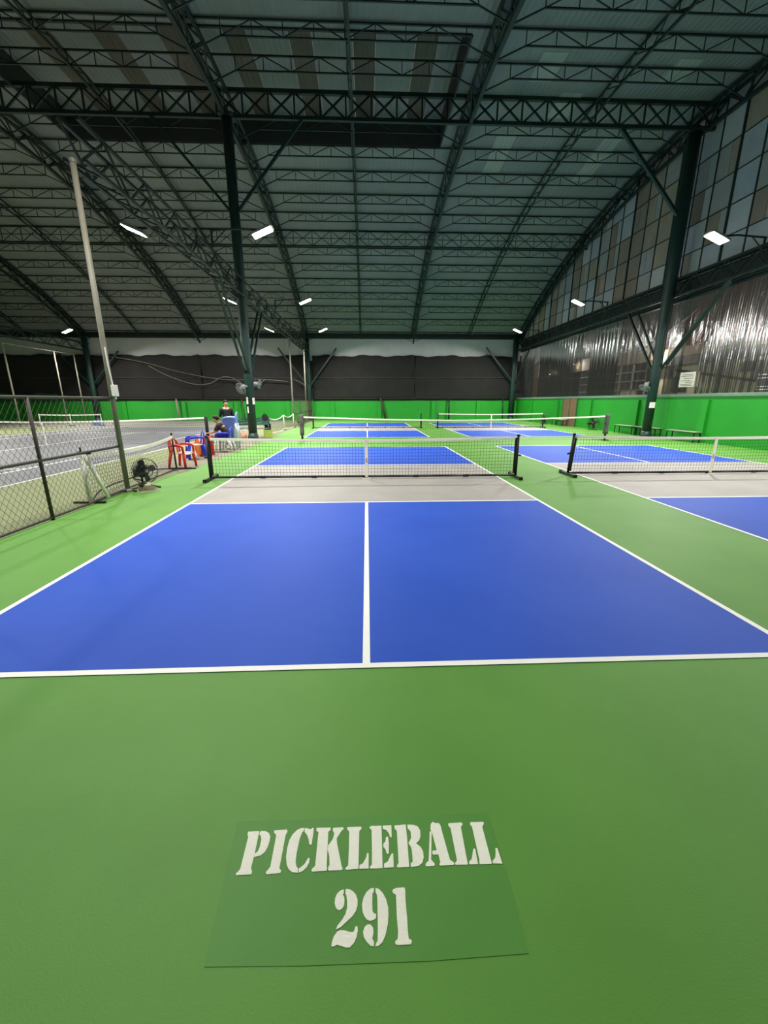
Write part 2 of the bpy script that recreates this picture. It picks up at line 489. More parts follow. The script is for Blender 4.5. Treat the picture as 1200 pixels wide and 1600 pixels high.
LETTERS = [
    ('P', [
        [(-0.4787,-7.7407),(-0.4346,-7.7400),(-0.4337,-7.7517),(-0.4308,-7.8291),(-0.4312,-7.8783),(-0.4243,-7.8863),(-0.4234,-7.8983),(-0.4780,-7.8986),(-0.4824,-7.8933),(-0.4733,-7.8830),(-0.4705,-7.8767),(-0.4733,-7.7601),(-0.4794,-7.7508)],
        [(-0.4285,-7.7397),(-0.4090,-7.7416),(-0.3932,-7.7499),(-0.3849,-7.7638),(-0.3839,-7.7836),(-0.3865,-7.8052),(-0.3933,-7.8223),(-0.4067,-7.8338),(-0.4294,-7.8383),(-0.4304,-7.8268),(-0.4205,-7.8179),(-0.4172,-7.8015),(-0.4178,-7.7748),(-0.4235,-7.7597),(-0.4322,-7.7518)],
    ]),
    ('I', [
        [(-0.3743,-7.7399),(-0.3233,-7.7384),(-0.3191,-7.7473),(-0.3246,-7.7588),(-0.3246,-7.8652),(-0.3249,-7.8827),(-0.3164,-7.8895),(-0.3180,-7.8980),(-0.3668,-7.9002),(-0.3730,-7.8936),(-0.3639,-7.8819),(-0.3599,-7.8747),(-0.3618,-7.7623),(-0.3667,-7.7535),(-0.3738,-7.7491)],
    ]),
    ('C', [
        [(-0.2543,-7.7345),(-0.2677,-7.7356),(-0.2822,-7.7427),(-0.2973,-7.7599),(-0.3061,-7.7819),(-0.3089,-7.8131),(-0.3071,-7.8434),(-0.2996,-7.8706),(-0.2895,-7.8863),(-0.2758,-7.8968),(-0.2526,-7.9003),(-0.2545,-7.8856),(-0.2627,-7.8765),(-0.2677,-7.8608),(-0.2689,-7.8358),(-0.2675,-7.8077),(-0.2655,-7.7762),(-0.2597,-7.7539),(-0.2524,-7.7439)],
        [(-0.2512,-7.7347),(-0.2361,-7.7384),(-0.2253,-7.7415),(-0.2208,-7.7359),(-0.2143,-7.7378),(-0.2138,-7.7583),(-0.2147,-7.7833),(-0.2150,-7.8003),(-0.2196,-7.8035),(-0.2255,-7.7975),(-0.2290,-7.7827),(-0.2376,-7.7649),(-0.2500,-7.7502)],
        [(-0.2499,-7.8996),(-0.2521,-7.8857),(-0.2451,-7.8816),(-0.2323,-7.8712),(-0.2249,-7.8559),(-0.2209,-7.8493),(-0.2156,-7.8527),(-0.2160,-7.8674),(-0.2235,-7.8825),(-0.2360,-7.8950)],
    ]),
    ('K', [
        [(-0.2029,-7.7367),(-0.1474,-7.7379),(-0.1442,-7.7459),(-0.1537,-7.7557),(-0.1489,-7.8724),(-0.1479,-7.8835),(-0.1458,-7.8901),(-0.1480,-7.8978),(-0.2000,-7.8982),(-0.2039,-7.8942),(-0.2014,-7.8878),(-0.1919,-7.8795),(-0.1937,-7.7541),(-0.2026,-7.7486)],
        [(-0.1353,-7.7395),(-0.0951,-7.7386),(-0.0915,-7.7455),(-0.1019,-7.7553),(-0.1181,-7.7823),(-0.1141,-7.8045),(-0.0947,-7.8747),(-0.0927,-7.8836),(-0.0874,-7.8925),(-0.0909,-7.8976),(-0.1385,-7.8973),(-0.1428,-7.8924),(-0.1411,-7.8838),(-0.1379,-7.8773),(-0.1421,-7.8457),(-0.1502,-7.8221),(-0.1495,-7.8078),(-0.1333,-7.7842),(-0.1289,-7.7618),(-0.1361,-7.7488)],
    ]),
    ('L', [
        [(-0.0778,-7.7387),(-0.0216,-7.7390),(-0.0189,-7.7474),(-0.0281,-7.7574),(-0.0290,-7.8962),(-0.0743,-7.8974),(-0.0779,-7.8921),(-0.0678,-7.8824),(-0.0676,-7.8302),(-0.0692,-7.7567),(-0.0778,-7.7486)],
        [(-0.0252,-7.8964),(-0.0254,-7.8829),(-0.0124,-7.8781),(-0.0004,-7.8584),(0.0036,-7.8416),(0.0095,-7.8427),(0.0093,-7.8965)],
    ]),
    ('E', [
        [(0.0179,-7.7385),(0.0627,-7.7388),(0.0625,-7.8166),(0.0615,-7.8974),(0.0164,-7.8973),(0.0131,-7.8923),(0.0214,-7.8839),(0.0225,-7.8339),(0.0219,-7.7553),(0.0131,-7.7456)],
        [(0.0679,-7.7390),(0.1034,-7.7379),(0.1021,-7.7865),(0.0954,-7.7862),(0.0916,-7.7710),(0.0803,-7.7567),(0.0680,-7.7521)],
        [(0.0790,-7.7855),(0.0879,-7.7834),(0.0897,-7.8081),(0.0866,-7.8482),(0.0797,-7.8480),(0.0755,-7.8314),(0.0673,-7.8216),(0.0678,-7.8096),(0.0757,-7.8027)],
        [(0.0668,-7.8963),(0.0674,-7.8823),(0.0823,-7.8753),(0.0931,-7.8554),(0.0996,-7.8465),(0.1045,-7.8476),(0.1034,-7.8961)],
    ]),
    ('B', [
        [(0.1165,-7.7400),(0.1632,-7.7382),(0.1635,-7.8014),(0.1615,-7.8976),(0.1186,-7.8976),(0.1152,-7.8922),(0.1227,-7.8815),(0.1244,-7.7621),(0.1157,-7.7515)],
        [(0.1695,-7.7390),(0.1948,-7.7406),(0.2109,-7.7476),(0.2195,-7.7635),(0.2182,-7.7863),(0.2109,-7.8034),(0.1968,-7.8140),(0.2129,-7.8277),(0.2207,-7.8445),(0.2204,-7.8653),(0.2129,-7.8852),(0.1970,-7.8956),(0.1677,-7.8979),(0.1681,-7.8856),(0.1770,-7.8793),(0.1778,-7.8404),(0.1753,-7.8261),(0.1666,-7.8113),(0.1724,-7.8042),(0.1798,-7.7922),(0.1804,-7.7670),(0.1697,-7.7537)],
    ]),
    ('A', [
        [(0.2578,-7.7702),(0.2656,-7.7706),(0.2534,-7.8435),(0.2475,-7.8755),(0.2585,-7.8893),(0.2587,-7.8946),(0.2547,-7.8980),(0.2257,-7.8976),(0.2230,-7.8931),(0.2274,-7.8858),(0.2371,-7.8795),(0.2444,-7.8431)],
        [(0.2667,-7.7394),(0.2759,-7.7318),(0.2856,-7.7375),(0.2991,-7.7370),(0.3055,-7.7463),(0.3091,-7.7851),(0.3192,-7.8784),(0.3330,-7.8902),(0.3300,-7.8976),(0.2790,-7.8977),(0.2758,-7.8936),(0.2811,-7.8858),(0.2784,-7.8585),(0.2585,-7.8586),(0.2554,-7.8529),(0.2574,-7.8437),(0.2744,-7.8435),(0.2670,-7.7783),(0.2620,-7.7601)],
    ]),
    ('L', [
        [(0.3413,-7.7398),(0.3949,-7.7394),(0.3987,-7.7459),(0.3881,-7.7576),(0.3834,-7.8985),(0.3373,-7.8974),(0.3350,-7.8925),(0.3456,-7.8818),(0.3451,-7.7610),(0.3371,-7.7476)],
        [(0.3884,-7.8978),(0.3908,-7.8881),(0.4027,-7.8796),(0.4129,-7.8548),(0.4186,-7.8424),(0.4253,-7.8436),(0.4224,-7.8983)],
    ]),
    ('L', [
        [(0.4323,-7.7398),(0.4858,-7.7405),(0.4868,-7.7485),(0.4762,-7.7596),(0.4749,-7.8996),(0.4296,-7.8991),(0.4284,-7.8941),(0.4314,-7.8831),(0.4343,-7.7595),(0.4285,-7.7487)],
        [(0.4801,-7.8985),(0.4803,-7.8896),(0.4935,-7.8789),(0.5017,-7.8585),(0.5047,-7.8455),(0.5125,-7.8448),(0.5146,-7.9008)],
    ]),
    ('2', [
        [(-0.0796,-7.9607),(-0.0916,-7.9636),(-0.1031,-7.9728),(-0.1088,-7.9855),(-0.1096,-7.9994),(-0.1057,-8.0120),(-0.0984,-8.0202),(-0.0895,-8.0220),(-0.0810,-8.0167),(-0.0757,-8.0058),(-0.0759,-7.9907),(-0.0785,-7.9816),(-0.0833,-7.9762),(-0.0796,-7.9725)],
        [(-0.0736,-7.9596),(-0.0613,-7.9601),(-0.0474,-7.9673),(-0.0364,-7.9782),(-0.0301,-7.9926),(-0.0297,-8.0102),(-0.0352,-8.0272),(-0.0464,-8.0411),(-0.0632,-8.0534),(-0.0837,-8.0687),(-0.1002,-8.0756),(-0.0953,-8.0648),(-0.0806,-8.0492),(-0.0699,-8.0330),(-0.0655,-8.0161),(-0.0664,-7.9961),(-0.0696,-7.9794),(-0.0735,-7.9727)],
        [(-0.1107,-8.1183),(-0.1107,-8.1087),(-0.1058,-8.0936),(-0.0956,-8.0807),(-0.0846,-8.0771),(-0.0705,-8.0784),(-0.0562,-8.0828),(-0.0435,-8.0840),(-0.0394,-8.0808),(-0.0363,-8.0707),(-0.0327,-8.0681),(-0.0284,-8.0703),(-0.0273,-8.0813),(-0.0306,-8.0967),(-0.0385,-8.1116),(-0.0518,-8.1228),(-0.0627,-8.1230),(-0.0793,-8.1185),(-0.0946,-8.1143),(-0.1025,-8.1186)],
    ]),
    ('9', [
        [(0.0280,-7.9606),(0.0151,-7.9619),(0.0013,-7.9719),(-0.0092,-7.9883),(-0.0141,-8.0083),(-0.0124,-8.0281),(-0.0059,-8.0428),(0.0028,-8.0526),(0.0129,-8.0565),(0.0244,-8.0547),(0.0331,-8.0492),(0.0340,-8.0373),(0.0276,-8.0365),(0.0218,-8.0295),(0.0213,-8.0023),(0.0226,-7.9767),(0.0272,-7.9717)],
        [(0.0335,-7.9608),(0.0457,-7.9645),(0.0590,-7.9769),(0.0702,-7.9967),(0.0760,-8.0195),(0.0760,-8.0414),(0.0727,-8.0672),(0.0644,-8.0940),(0.0538,-8.1133),(0.0411,-8.1224),(0.0301,-8.1239),(0.0317,-8.1167),(0.0374,-8.1094),(0.0391,-8.0749),(0.0392,-8.0030),(0.0385,-7.9826),(0.0338,-7.9733)],
        [(0.0252,-8.1237),(0.0137,-8.1213),(0.0014,-8.1100),(-0.0078,-8.0977),(-0.0098,-8.0842),(-0.0057,-8.0731),(0.0028,-8.0661),(0.0142,-8.0659),(0.0227,-8.0743),(0.0247,-8.0879),(0.0200,-8.1032),(0.0254,-8.1121)],
    ]),
    ('1', [
        [(0.0960,-7.9679),(0.1085,-7.9639),(0.1363,-7.9629),(0.1395,-7.9684),(0.1378,-8.0071),(0.1387,-8.0511),(0.1380,-8.0881),(0.1387,-8.1092),(0.1468,-8.1117),(0.1478,-8.1182),(0.1433,-8.1234),(0.1015,-8.1234),(0.0948,-8.1204),(0.0939,-8.1139),(0.1026,-8.1077),(0.1056,-8.0868),(0.1040,-8.0497),(0.1055,-7.9853),(0.0954,-7.9784),(0.0936,-7.9731)],
    ]),
]

for ch, polys in LETTERS:
    o = paint_poly('painted_letter', polys, LETTER_WHITE, 0.0014, th=0.0018)
    o['label'] = 'white stencilled character ' + ch + ' painted on the floor'

# ---------------------------------------------------------------- right wall
wall_right = tag(MB().box(XR, YB, 0, XR + 0.15, YF, 1.86).build('wall_right', GREEN_WALL), 'bright green low side wall under the clear plastic curtain', None, None, 'structure')
MB().box(XR - 0.05, YB, 1.86, XR + 0.2, YF, 1.99).build('wall_cap', CAP_GREEN, wall_right, bevel=0.01)
for y in (26.27, 21.4, 16.81, 12.24, 7.82, 3.4, -1.2, -5.8):
    MB().box(XR - 0.14, y - 0.17, 0, XR + 0.01, y + 0.17, 1.74).build('pilaster', GREEN_WALL, wall_right, bevel=0.008)
door_1 = tag(MB().box(XR - 0.05, 18.6, 0, XR + 0.02, 20.5, 1.84).build('door_1', DOOR_BROWN), 'brown boarded door set in the green side wall', None, None, 'structure')
MB().box(XR - 0.065, 18.52, 0, XR + 0.0, 18.6, 1.86).build('door_frame', mat('door_frame_green', (30, 92, 40), 0.6), door_1)
MB().box(XR - 0.065, 20.5, 0, XR + 0.0, 20.58, 1.86).build('door_frame', MATS['door_frame_green'], door_1)
MB().box(XR - 0.07, 19.53, 0.05, XR - 0.04, 19.57, 1.82).build('meeting_strip', MATS['door_frame_green'], door_1)
MB().tube([(XR - 0.07, 19.7, 0.95), (XR - 0.11, 19.7, 0.97), (XR - 0.11, 19.7, 1.1), (XR - 0.07, 19.7, 1.12)], 0.012).build('handle', GALV, door_1)

# upper cladding: individual sheets between the lattice beam and the arch
PANELS = [mat('cladding_blue_grey', (168, 174, 180), 0.45, var=0.08, scale=2), mat('cladding_grey', (160, 160, 156), 0.45, var=0.08, scale=2),
          mat('cladding_tan', (158, 146, 128), 0.55, var=0.12, scale=2, stretch=(1, 1, 0.3)), mat('cladding_pale', (182, 186, 186), 0.4, var=0.06, scale=2),
          mat('cladding_brown', (140, 128, 114), 0.6, var=0.14, scale=2, stretch=(1, 1, 0.3))]
Z_SEAMS = [6.85, 7.87, 8.95, 10.1, 11.25, 12.4, 13.6]
wy = random.Random(3)
def panel_cell(y0, y1, z0, z1, m):
    """one sheet, its top cut to the curve of the roof"""
    t0, t1 = min(z1, zs(y0) + 0.0), min(z1, zs(y1) + 0.0)
    if max(t0, t1) - z0 < 0.08:
        return
    t0, t1 = max(t0, z0 + 0.02), max(t1, z0 + 0.02)
    x0, x1 = XR + 0.05, XR + 0.09
    g = 0.012
    y0, y1, z0, t0, t1 = y0 + g, y1 - g, z0 + g, t0 - g, t1 - g
    v = [(x0, y0, z0), (x0, y1, z0), (x0, y1, t1), (x0, y0, t0), (x1, y0, z0), (x1, y1, z0), (x1, y1, t1), (x1, y0, t0)]
    MB().add(v, [(0, 1, 2, 3), (7, 6, 5, 4), (0, 4, 5, 1), (1, 5, 6, 2), (2, 6, 7, 3), (3, 7, 4, 0)]).build('cladding_panel', m, wall_right)
y = YB
col_i = 0
while y < YF - 0.05:
    y1 = min(y + 1.05, YF)
    tone = wy.choice([0, 0, 1, 1, 2, 3, 4])
    for k in range(len(Z_SEAMS) - 1):
        t_ = tone if wy.random() < 0.6 else wy.choice([0, 1, 2, 3])
        if wy.random() < 0.22 and y > 2:
            s = y + (y1 - y) * wy.choice([0.4, 0.6])
            panel_cell(y, s, Z_SEAMS[k], Z_SEAMS[k + 1], PANELS[t_])
            panel_cell(s, y1, Z_SEAMS[k], Z_SEAMS[k + 1], PANELS[wy.choice([2, 4, 1])])
        else:
            panel_cell(y, y1, Z_SEAMS[k], Z_SEAMS[k + 1], PANELS[t_])
    top = zs(y)
    if col_i and top > 6.95:
        heavy = col_i % 3 == 0
        rod(wall_right, 'mullion', (XR + 0.045, y, 6.8), (XR + 0.045, y, top), 0.09 if heavy else 0.035, STEEL_DARK, 0.09 if heavy else 0.06)
    y = y1
    col_i += 1
for z in Z_SEAMS[1:-1]:
    d = math.sqrt(max(0, RAD * RAD - (z - ZTOP + RAD) ** 2))
    rod(wall_right, 'girt', (XR + 0.045, max(YB, YMID - d), z), (XR + 0.045, min(YF, YMID + d), z), 0.04, STEEL_DARK, 0.035)

# clear plastic curtain strips between wall and beam
curtain = thing('plastic_curtain', 'clear wavy plastic strip curtain hanging above the green side wall', 'curtain', (XR + 0.1, 10, 1.99))
def curtain_strip(y0, y1, seed):
    r = random.Random(seed)
    mb = MB()
    nu, nv = 64, 7
    ph, wl, am = r.uniform(0, 6), r.uniform(0.075, 0.12), r.uniform(0.006, 0.013)
    ph2, wl2 = r.uniform(0, 6), r.uniform(0.3, 0.5)
    for i in range(nu + 1):
        yy = y0 + (y1 - y0) * i / nu
        for j in range(nv + 1):
            z = 4.42 * j / nv
            k = 0.12 + 0.95 * (j / nv) ** 1.5
            x = am * k * math.sin(2 * math.pi * yy / wl + ph + 0.5 * math.sin(z * 1.3 + ph2)) + 0.012 * (0.3 + 0.7 * j / nv) * math.sin(2 * math.pi * yy / wl2 + ph2 + z * 0.25)
            mb.v.append((x, yy - 10, z))
    for i in range(nu):
        for j in range(nv):
            a = i * (nv + 1) + j
            mb.f.append((a, a + nv + 1, a + nv + 2, a + 1))
    return mb.build('curtain_strip', CURTAIN, curtain, smooth=True)
k = 0
y = YB
while y < YF - 0.1:
    curtain_strip(y - 0.03, min(y + 1.03, YF), 50 + k)
    y += 1.0
    k += 1

# ---------------------------------------------------------------- far wall
wall_far = tag(MB().box(XL, YF, 0, XR + 0.2, YF + 0.15, 1.74).build('wall_far', GREEN_WALL), 'bright green low wall across the far end of the hall', None, None, 'structure')
for x in (-3.12, 1.2, 6.21, 10.43, -7.2, -11.9, -16.6, -21.86, -26.48, -30.5):
    MB().box(x - 0.17, YF - 0.14, 0, x + 0.17, YF + 0.01, 1.7).build('pilaster', GREEN_WALL, wall_far, bevel=0.008)
MB().box(XL, YF - 0.02, 1.74, XR, YF + 0.17, 1.86).build('wall_cap', mat('dark_wall_cap', (40, 52, 44), 0.7), wall_far)
MB().box(XL, YF + 0.12, 1.8, XR + 0.2, YF + 0.2, 5.7).build('backing_board', mat('dark_backing', (40, 38, 36), 0.9, var=0.1, scale=2), wall_far)
for i in range(12):
    x0 = XL + i * (XR - XL) / 12
    MB().box(x0 + 0.005, YF + 0.02, 5.2, x0 + (XR - XL) / 12 - 0.005, YF + 0.07, 7.3).build('grey_sheet', SHEET_GREY, wall_far)
def screen_cloth(x0, x1, seed, z0=1.85, z1=5.62, m=SCREEN, amp=0.05, y=YF - 0.12, parent=None, name='netting_sheet'):
    r = random.Random(seed)
    mb = MB()
    nu, nv = 26, 12
    a = [r.uniform(0, 6) for _ in range(6)]
    for i in range(nu + 1):
        u = x0 + (x1 - x0) * i / nu
        for j in range(nv + 1):
            t = j / nv
            ztop = z1 + 0.06 * math.sin(u * 1.7 + a[0]) + 0.04 * math.sin(u * 4.1 + a[1])
            z = z0 + (ztop - z0) * t
            yy = y + amp * (0.6 * math.sin(u * 2.3 + a[2] + z * 0.6) + 0.4 * math.sin(u * 6.0 + a[3]) * t + 0.5 * math.sin(z * 2.2 + a[4] + u * 0.4))
            mb.v.append((u, yy, z))
    for i in range(nu):
        for j in range(nv):
            q = i * (nv + 1) + j
            mb.f.append((q, q + nv + 1, q + nv + 2, q + 1))
    o = mb.build(name, m, parent, smooth=True)
    s = o.modifiers.new('thickness', 'SOLIDIFY')
    s.thickness = 0.006
    return o
screens = [(-33.9, -24.4), (-24.2, -14.7), (-14.7, -5.3), (-4.8, 4.4), (4.3, 13.35)]
SL = ['black netting sheet on the far wall at the left edge of the hall', 'black netting sheet on the far wall behind the chain link poles',
      'black netting sheet on the far wall carrying the drooping cables', 'black netting sheet on the far wall straight behind the near centre court',
      'black netting sheet on the far wall next to the clear plastic curtain']
for i, (a, b) in enumerate(screens):
    t = thing('windbreak_netting', SL[i], 'netting', ((a + b) / 2, YF - 0.12, 1.85))
    o = screen_cloth(a, b, i, parent=t)
    o.location = -t.location
    for z in (3.75, 1.98):
        rod(t, 'seam_batten', (a, YF - 0.2, z + random.uniform(-.05, .05)), (b, YF - 0.2, z + random.uniform(-.05, .05)), 0.03, mat('seam_rope', (72, 68, 62), 0.8))
t = thing('green_windbreak', 'low dark green windbreak cloth above the far wall at left', 'netting', (-30, YF - 0.25, 1.7))
o = screen_cloth(-33.9, -27.4, 31, 1.7, 2.35, SCREEN_GREEN, 0.03, YF - 0.28, t, 'cloth')
o.location = -t.location

wall_left = tag(MB().box(XL - 0.15, YB, 0, XL, YF, 9.0).build('wall_left', GREEN_WALL), 'left end wall of the hall', None, None, 'structure')
wall_front = tag(MB().box(XL, YB - 0.15, 0, XR + 0.2, YB, 1.9).build('wall_front', GREEN_WALL), 'near end wall of the hall', None, None, 'structure')
MB().box(XL, YB - 0.15, 1.9, XR + 0.2, YB, 7.5).build('grey_sheet', SHEET_GREY, wall_front)
# left gable above the end wall
gb = MB()
pts = [(XL - 0.05, YB, 9.0)] + [(XL - 0.05, YB + (YF - YB) * i / 20, max(9.0, zs(YB + (YF - YB) * i / 20))) for i in range(21)] + [(XL - 0.05, YF, 9.0)]
gb.add(pts, [tuple(range(len(pts)))])
gb.build('gable_sheet', SHEET_GREY, wall_left)

# ---------------------------------------------------------------- roof
MX0, MX1, MY0, MY1, MH = -12.9, 3.5, 7.4, 13.2, 1.0
ys = sorted(set([YB - 0.3 + i * (MY0 - YB + 0.3) / 12 for i in range(13)] + [MY0 + i * (MY1 - MY0) / 5 for i in range(6)] + [MY1 + i * (YF + 0.3 - MY1) / 16 for i in range(17)]))
xs = [XL - 0.3, -24.0, MX0, -5.2, MX1, 9.0, XR + 0.3]
rb = MB()
def in_hole(xa, xb, ya, yb):
    return xa >= MX0 - 1e-6 and xb <= MX1 + 1e-6 and ya >= MY0 - 1e-6 and yb <= MY1 + 1e-6
for i in range(len(xs) - 1):
    for j in range(len(ys) - 1):
        if in_hole(xs[i], xs[i + 1], ys[j], ys[j + 1]):
            continue
        a, b, c, d = xs[i], xs[i + 1], ys[j], ys[j + 1]
        z0, z1 = zs(c) + 0.06, zs(d) + 0.06
        rb.add([(a, c, z0), (b, c, z0), (b, d, z1), (a, d, z1), (a, c, z0 + 0.03), (b, c, z0 + 0.03), (b, d, z1 + 0.03), (a, d, z1 + 0.03)],
               [(0, 1, 2, 3), (7, 6, 5, 4), (0, 4, 5, 1), (1, 5, 6, 2), (2, 6, 7, 3), (3, 7, 4, 0)])
ceiling = tag(rb.build('ceiling', ROOF), 'arched grey green sheet metal roof', None, None, 'structure')
# raised roof monitor over the middle
for nm, bx in (('monitor_side', (MX0, MY1 - 0.02, zs(MY1), MX1, MY1 + 0.05, zs(MY1) + MH)), ('monitor_side', (MX0, MY0 - 0.05, zs(MY0), MX1, MY0 + 0.02, zs(MY0) + MH)),
               ('monitor_end', (MX1 - 0.02, MY0, zs(MY0), MX1 + 0.05, MY1, zs(MY0) + MH)), ('monitor_end', (MX0 - 0.05, MY0, zs(MY0), MX0 + 0.02, MY1, zs(MY0) + MH))):
    MB().box(*bx).build(nm, MONITOR_DARK, ceiling)
x = MX0
i = 0
while x < MX1 - 0.1:
    brown = i % 2 == 1
    x1 = min(x + (0.8 if brown else 1.43), MX1)
    MB().box(x + 0.01, MY0 - 0.3, zs(MY0) + MH, x1 - 0.01, MY1 + 0.3, zs(MY0) + MH + 0.03).build('monitor_sheet', ROOF_BROWN if brown else ROOF, ceiling)
    x = x1
    i += 1
for x, ya, yb in ((6.1, 8.0, 9.4), (10.9, 8.1, 9.3), (5.9, 12.3, 15.0), (10.7, 12.3, 15.4), (7.6, 9.9, 11.3)):
    z0, z1 = zs(ya) + 0.045, zs(yb) + 0.045
    MB().add([(x, ya, z0), (x + 0.85, ya, z0), (x + 0.85, yb, z1), (x, yb, z1), (x, ya, z0 + 0.012), (x + 0.85, ya, z0 + 0.012), (x + 0.85, yb, z1 + 0.012), (x, yb, z1 + 0.012)],
             [(3, 2, 1, 0), (4, 5, 6, 7), (0, 1, 5, 4), (1, 2, 6, 5), (2, 3, 7, 6), (3, 0, 4, 7)]).build('skylight_panel', ROOF_LIGHT, ceiling)

# ---------------------------------------------------------------- roof steel
MAIN_X = [13.78, 4.2, -5.25, -14.4, -24.1, -33.6]
MINOR_X = [9.05, -0.5, -9.85, -19.5, -28.9]
Y_ARCH0, Y_ARCH1 = 1.0, 29.75
MAIN_LABEL = ['heavy lattice roof arch hugging the top of the right side wall', 'heavy lattice roof arch above the gap between the two near courts',
              'heavy lattice roof arch over the column with the wall fans', 'heavy lattice roof arch second to the left of the fan column',
              'heavy lattice roof arch meeting the far left wall column', 'heavy lattice roof arch at the left end wall']
MINOR_LABEL = ['slim roof arch in the bay nearest the right side wall', 'slim roof arch running above the near centre court', 'slim roof arch in the bay left of the fan column',
               'slim roof arch over the left half of the tennis bay', 'slim roof arch at the far left corner of the roof']
def arch_pts(n, off):
    return [(Y_ARCH0 + (Y_ARCH1 - Y_ARCH0) * i / n, zs(Y_ARCH0 + (Y_ARCH1 - Y_ARCH0) * i / n) + off) for i in range(n + 1)]
def chord(parent, name, x, off, w, n=36):
    mb = MB()
    pp = arch_pts(n, off)
    for i in range(n):
        a, b = pp[i], pp[i + 1]
        mb.bar((x - parent.location.x, a[0] - parent.location.y, a[1] - parent.location.z), (x - parent.location.x, b[0] - parent.location.y, b[1] - parent.location.z), w)
    return mb.build(name, STEEL_DARK, parent)
for i, x in enumerate(MAIN_X):
    t = thing('roof_arch', MAIN_LABEL[i], 'roof truss', (x, Y_ARCH1, zs(Y_ARCH1)), group='heavy lattice roof arches')
    for s in (-1, 1):
        chord(t, 'top_chord', x + s * 0.17, -0.12, 0.1)
    chord(t, 'bottom_chord', x, -0.8, 0.13)
    n = 34
    P0, P1 = arch_pts(n, -0.12), arch_pts(n, -0.8)
    for k in range(n):
        for s in (-1, 1):
            a, b = (P0[k], P1[k + 1]) if k % 2 == 0 else (P1[k], P0[k + 1])
            xa, xb = (x + s * 0.17, x) if k % 2 == 0 else (x, x + s * 0.17)
            rod(t, 'diagonal_bar', (xa, a[0], a[1]), (xb, b[0], b[1]), 0.05, STEEL_DARK)
        rod(t, 'lacing_bar', (x - 0.17, P0[k][0], P0[k][1]), (x + 0.17, P0[k + 1][0], P0[k + 1][1]), 0.045, STEEL_DARK)
for i, x in enumerate(MINOR_X):
    t = thing('roof_arch', MINOR_LABEL[i], 'roof truss', (x, Y_ARCH1, zs(Y_ARCH1)), group='slim roof arches')
    chord(t, 'top_chord', x, -0.1, 0.06)
    chord(t, 'bottom_chord', x + 0.1, -0.45, 0.07)
    n = 34
    P0, P1 = arch_pts(n, -0.1), arch_pts(n, -0.45)
    for k in range(n):
        a, b = (P0[k], P1[k + 1]) if k % 2 == 0 else (P1[k], P0[k + 1])
        xa, xb = (x, x + 0.1) if k % 2 == 0 else (x + 0.1, x)
        rod(t, 'diagonal_bar', (xa, a[0], a[1]), (xb, b[0], b[1]), 0.03, STEEL_DARK)

PURLIN_Y = [29.6, 28.24, 26.9, 25.51, 24.14, 22.68, 21.18, 18.17, 16.67, 14.95, 13.25, 11.6, 8.5, 7.0, 5.5]
for i, yp in enumerate(PURLIN_Y):
    zt = zs(yp)
    lab = 'thin lattice purlin crossing the roof, ' + ORD[i] + ' row up from the far wall'
    t = thing('roof_purlin', lab, 'purlin', (XR, yp, zt), group='lattice roof purlins')
    rod(t, 'top_chord', (XL, yp, zt), (XR, yp, zt), 0.05, STEEL_DARK)
    for b in range(len(MAIN_X) - 1):
        xa, xb = MAIN_X[b] - 0.1, MAIN_X[b + 1] + 0.1
        x0, x1 = xa - 0.85, xb + 0.85
        zb = zt - 0.42
        rod(t, 'bottom_chord', (x0, yp, zb), (x1, yp, zb), 0.042, STEEL_DARK)
        rod(t, 'knee_bar', (x0, yp, zb), (xa, yp, zt - 0.78), 0.035, STEEL_DARK)
        rod(t, 'knee_bar', (x1, yp, zb), (xb, yp, zt - 0.78), 0.035, STEEL_DARK)
        n = 8
        for k in range(n + 1):
            u = x0 + (x1 - x0) * k / n
            rod(t, 'upright_bar', (u, yp, zb), (u, yp, zt), 0.026, STEEL_DARK)
            if k < n:
                u2 = x0 + (x1 - x0) * (k + 1) / n
                za, zc = (zb, zt) if k % 2 == 0 else (zt, zb)
                rod(t, 'diagonal_bar', (u, yp, za), (u2, yp, zc), 0.026, STEEL_DARK)

def cross_girder(yp, ztop, depth, w, label, panel, mid=False):
    t = thing('cross_girder', label, 'girder', (XR, yp, ztop))
    rod(t, 'top_chord', (XL, yp, ztop), (XR, yp, ztop), w * 2.2, STEEL_DARK)
    rod(t, 'bottom_chord', (XL, yp, ztop - depth), (XR, yp, ztop - depth), w * 2.0, STEEL_DARK)
    if mid:
        rod(t, 'middle_chord', (XL, yp, ztop - depth / 2), (XR, yp, ztop - depth / 2), w, STEEL_DARK)
    n = int((XR - XL) / panel)
    for k in range(n + 1):
        u = XR - k * panel
        rod(t, 'upright_bar', (u, yp, ztop - depth), (u, yp, ztop), w, STEEL_DARK)
        if k < n:
            rod(t, 'diagonal_bar', (u, yp, ztop - depth), (u - panel, yp, ztop), w, STEEL_DARK)
            rod(t, 'diagonal_bar', (u, yp, ztop), (u - panel, yp, ztop - depth), w, STEEL_DARK)
cross_girder(10.2, 13.0, 0.82, 0.06, 'heavy cross braced girder spanning the roof at the middle columns', 0.98)
cross_girder(19.69, zs(19.69), 0.8, 0.03, 'light cross braced girder halfway between the ridge and far wall', 1.15, True)
t = tag(MB().box(XL, 29.75, 7.02, XR, 30.05, 7.42).build('eave_beam', STEEL_DARK, bevel=0.01), 'dark eave beam along the top of the far wall', 'beam')

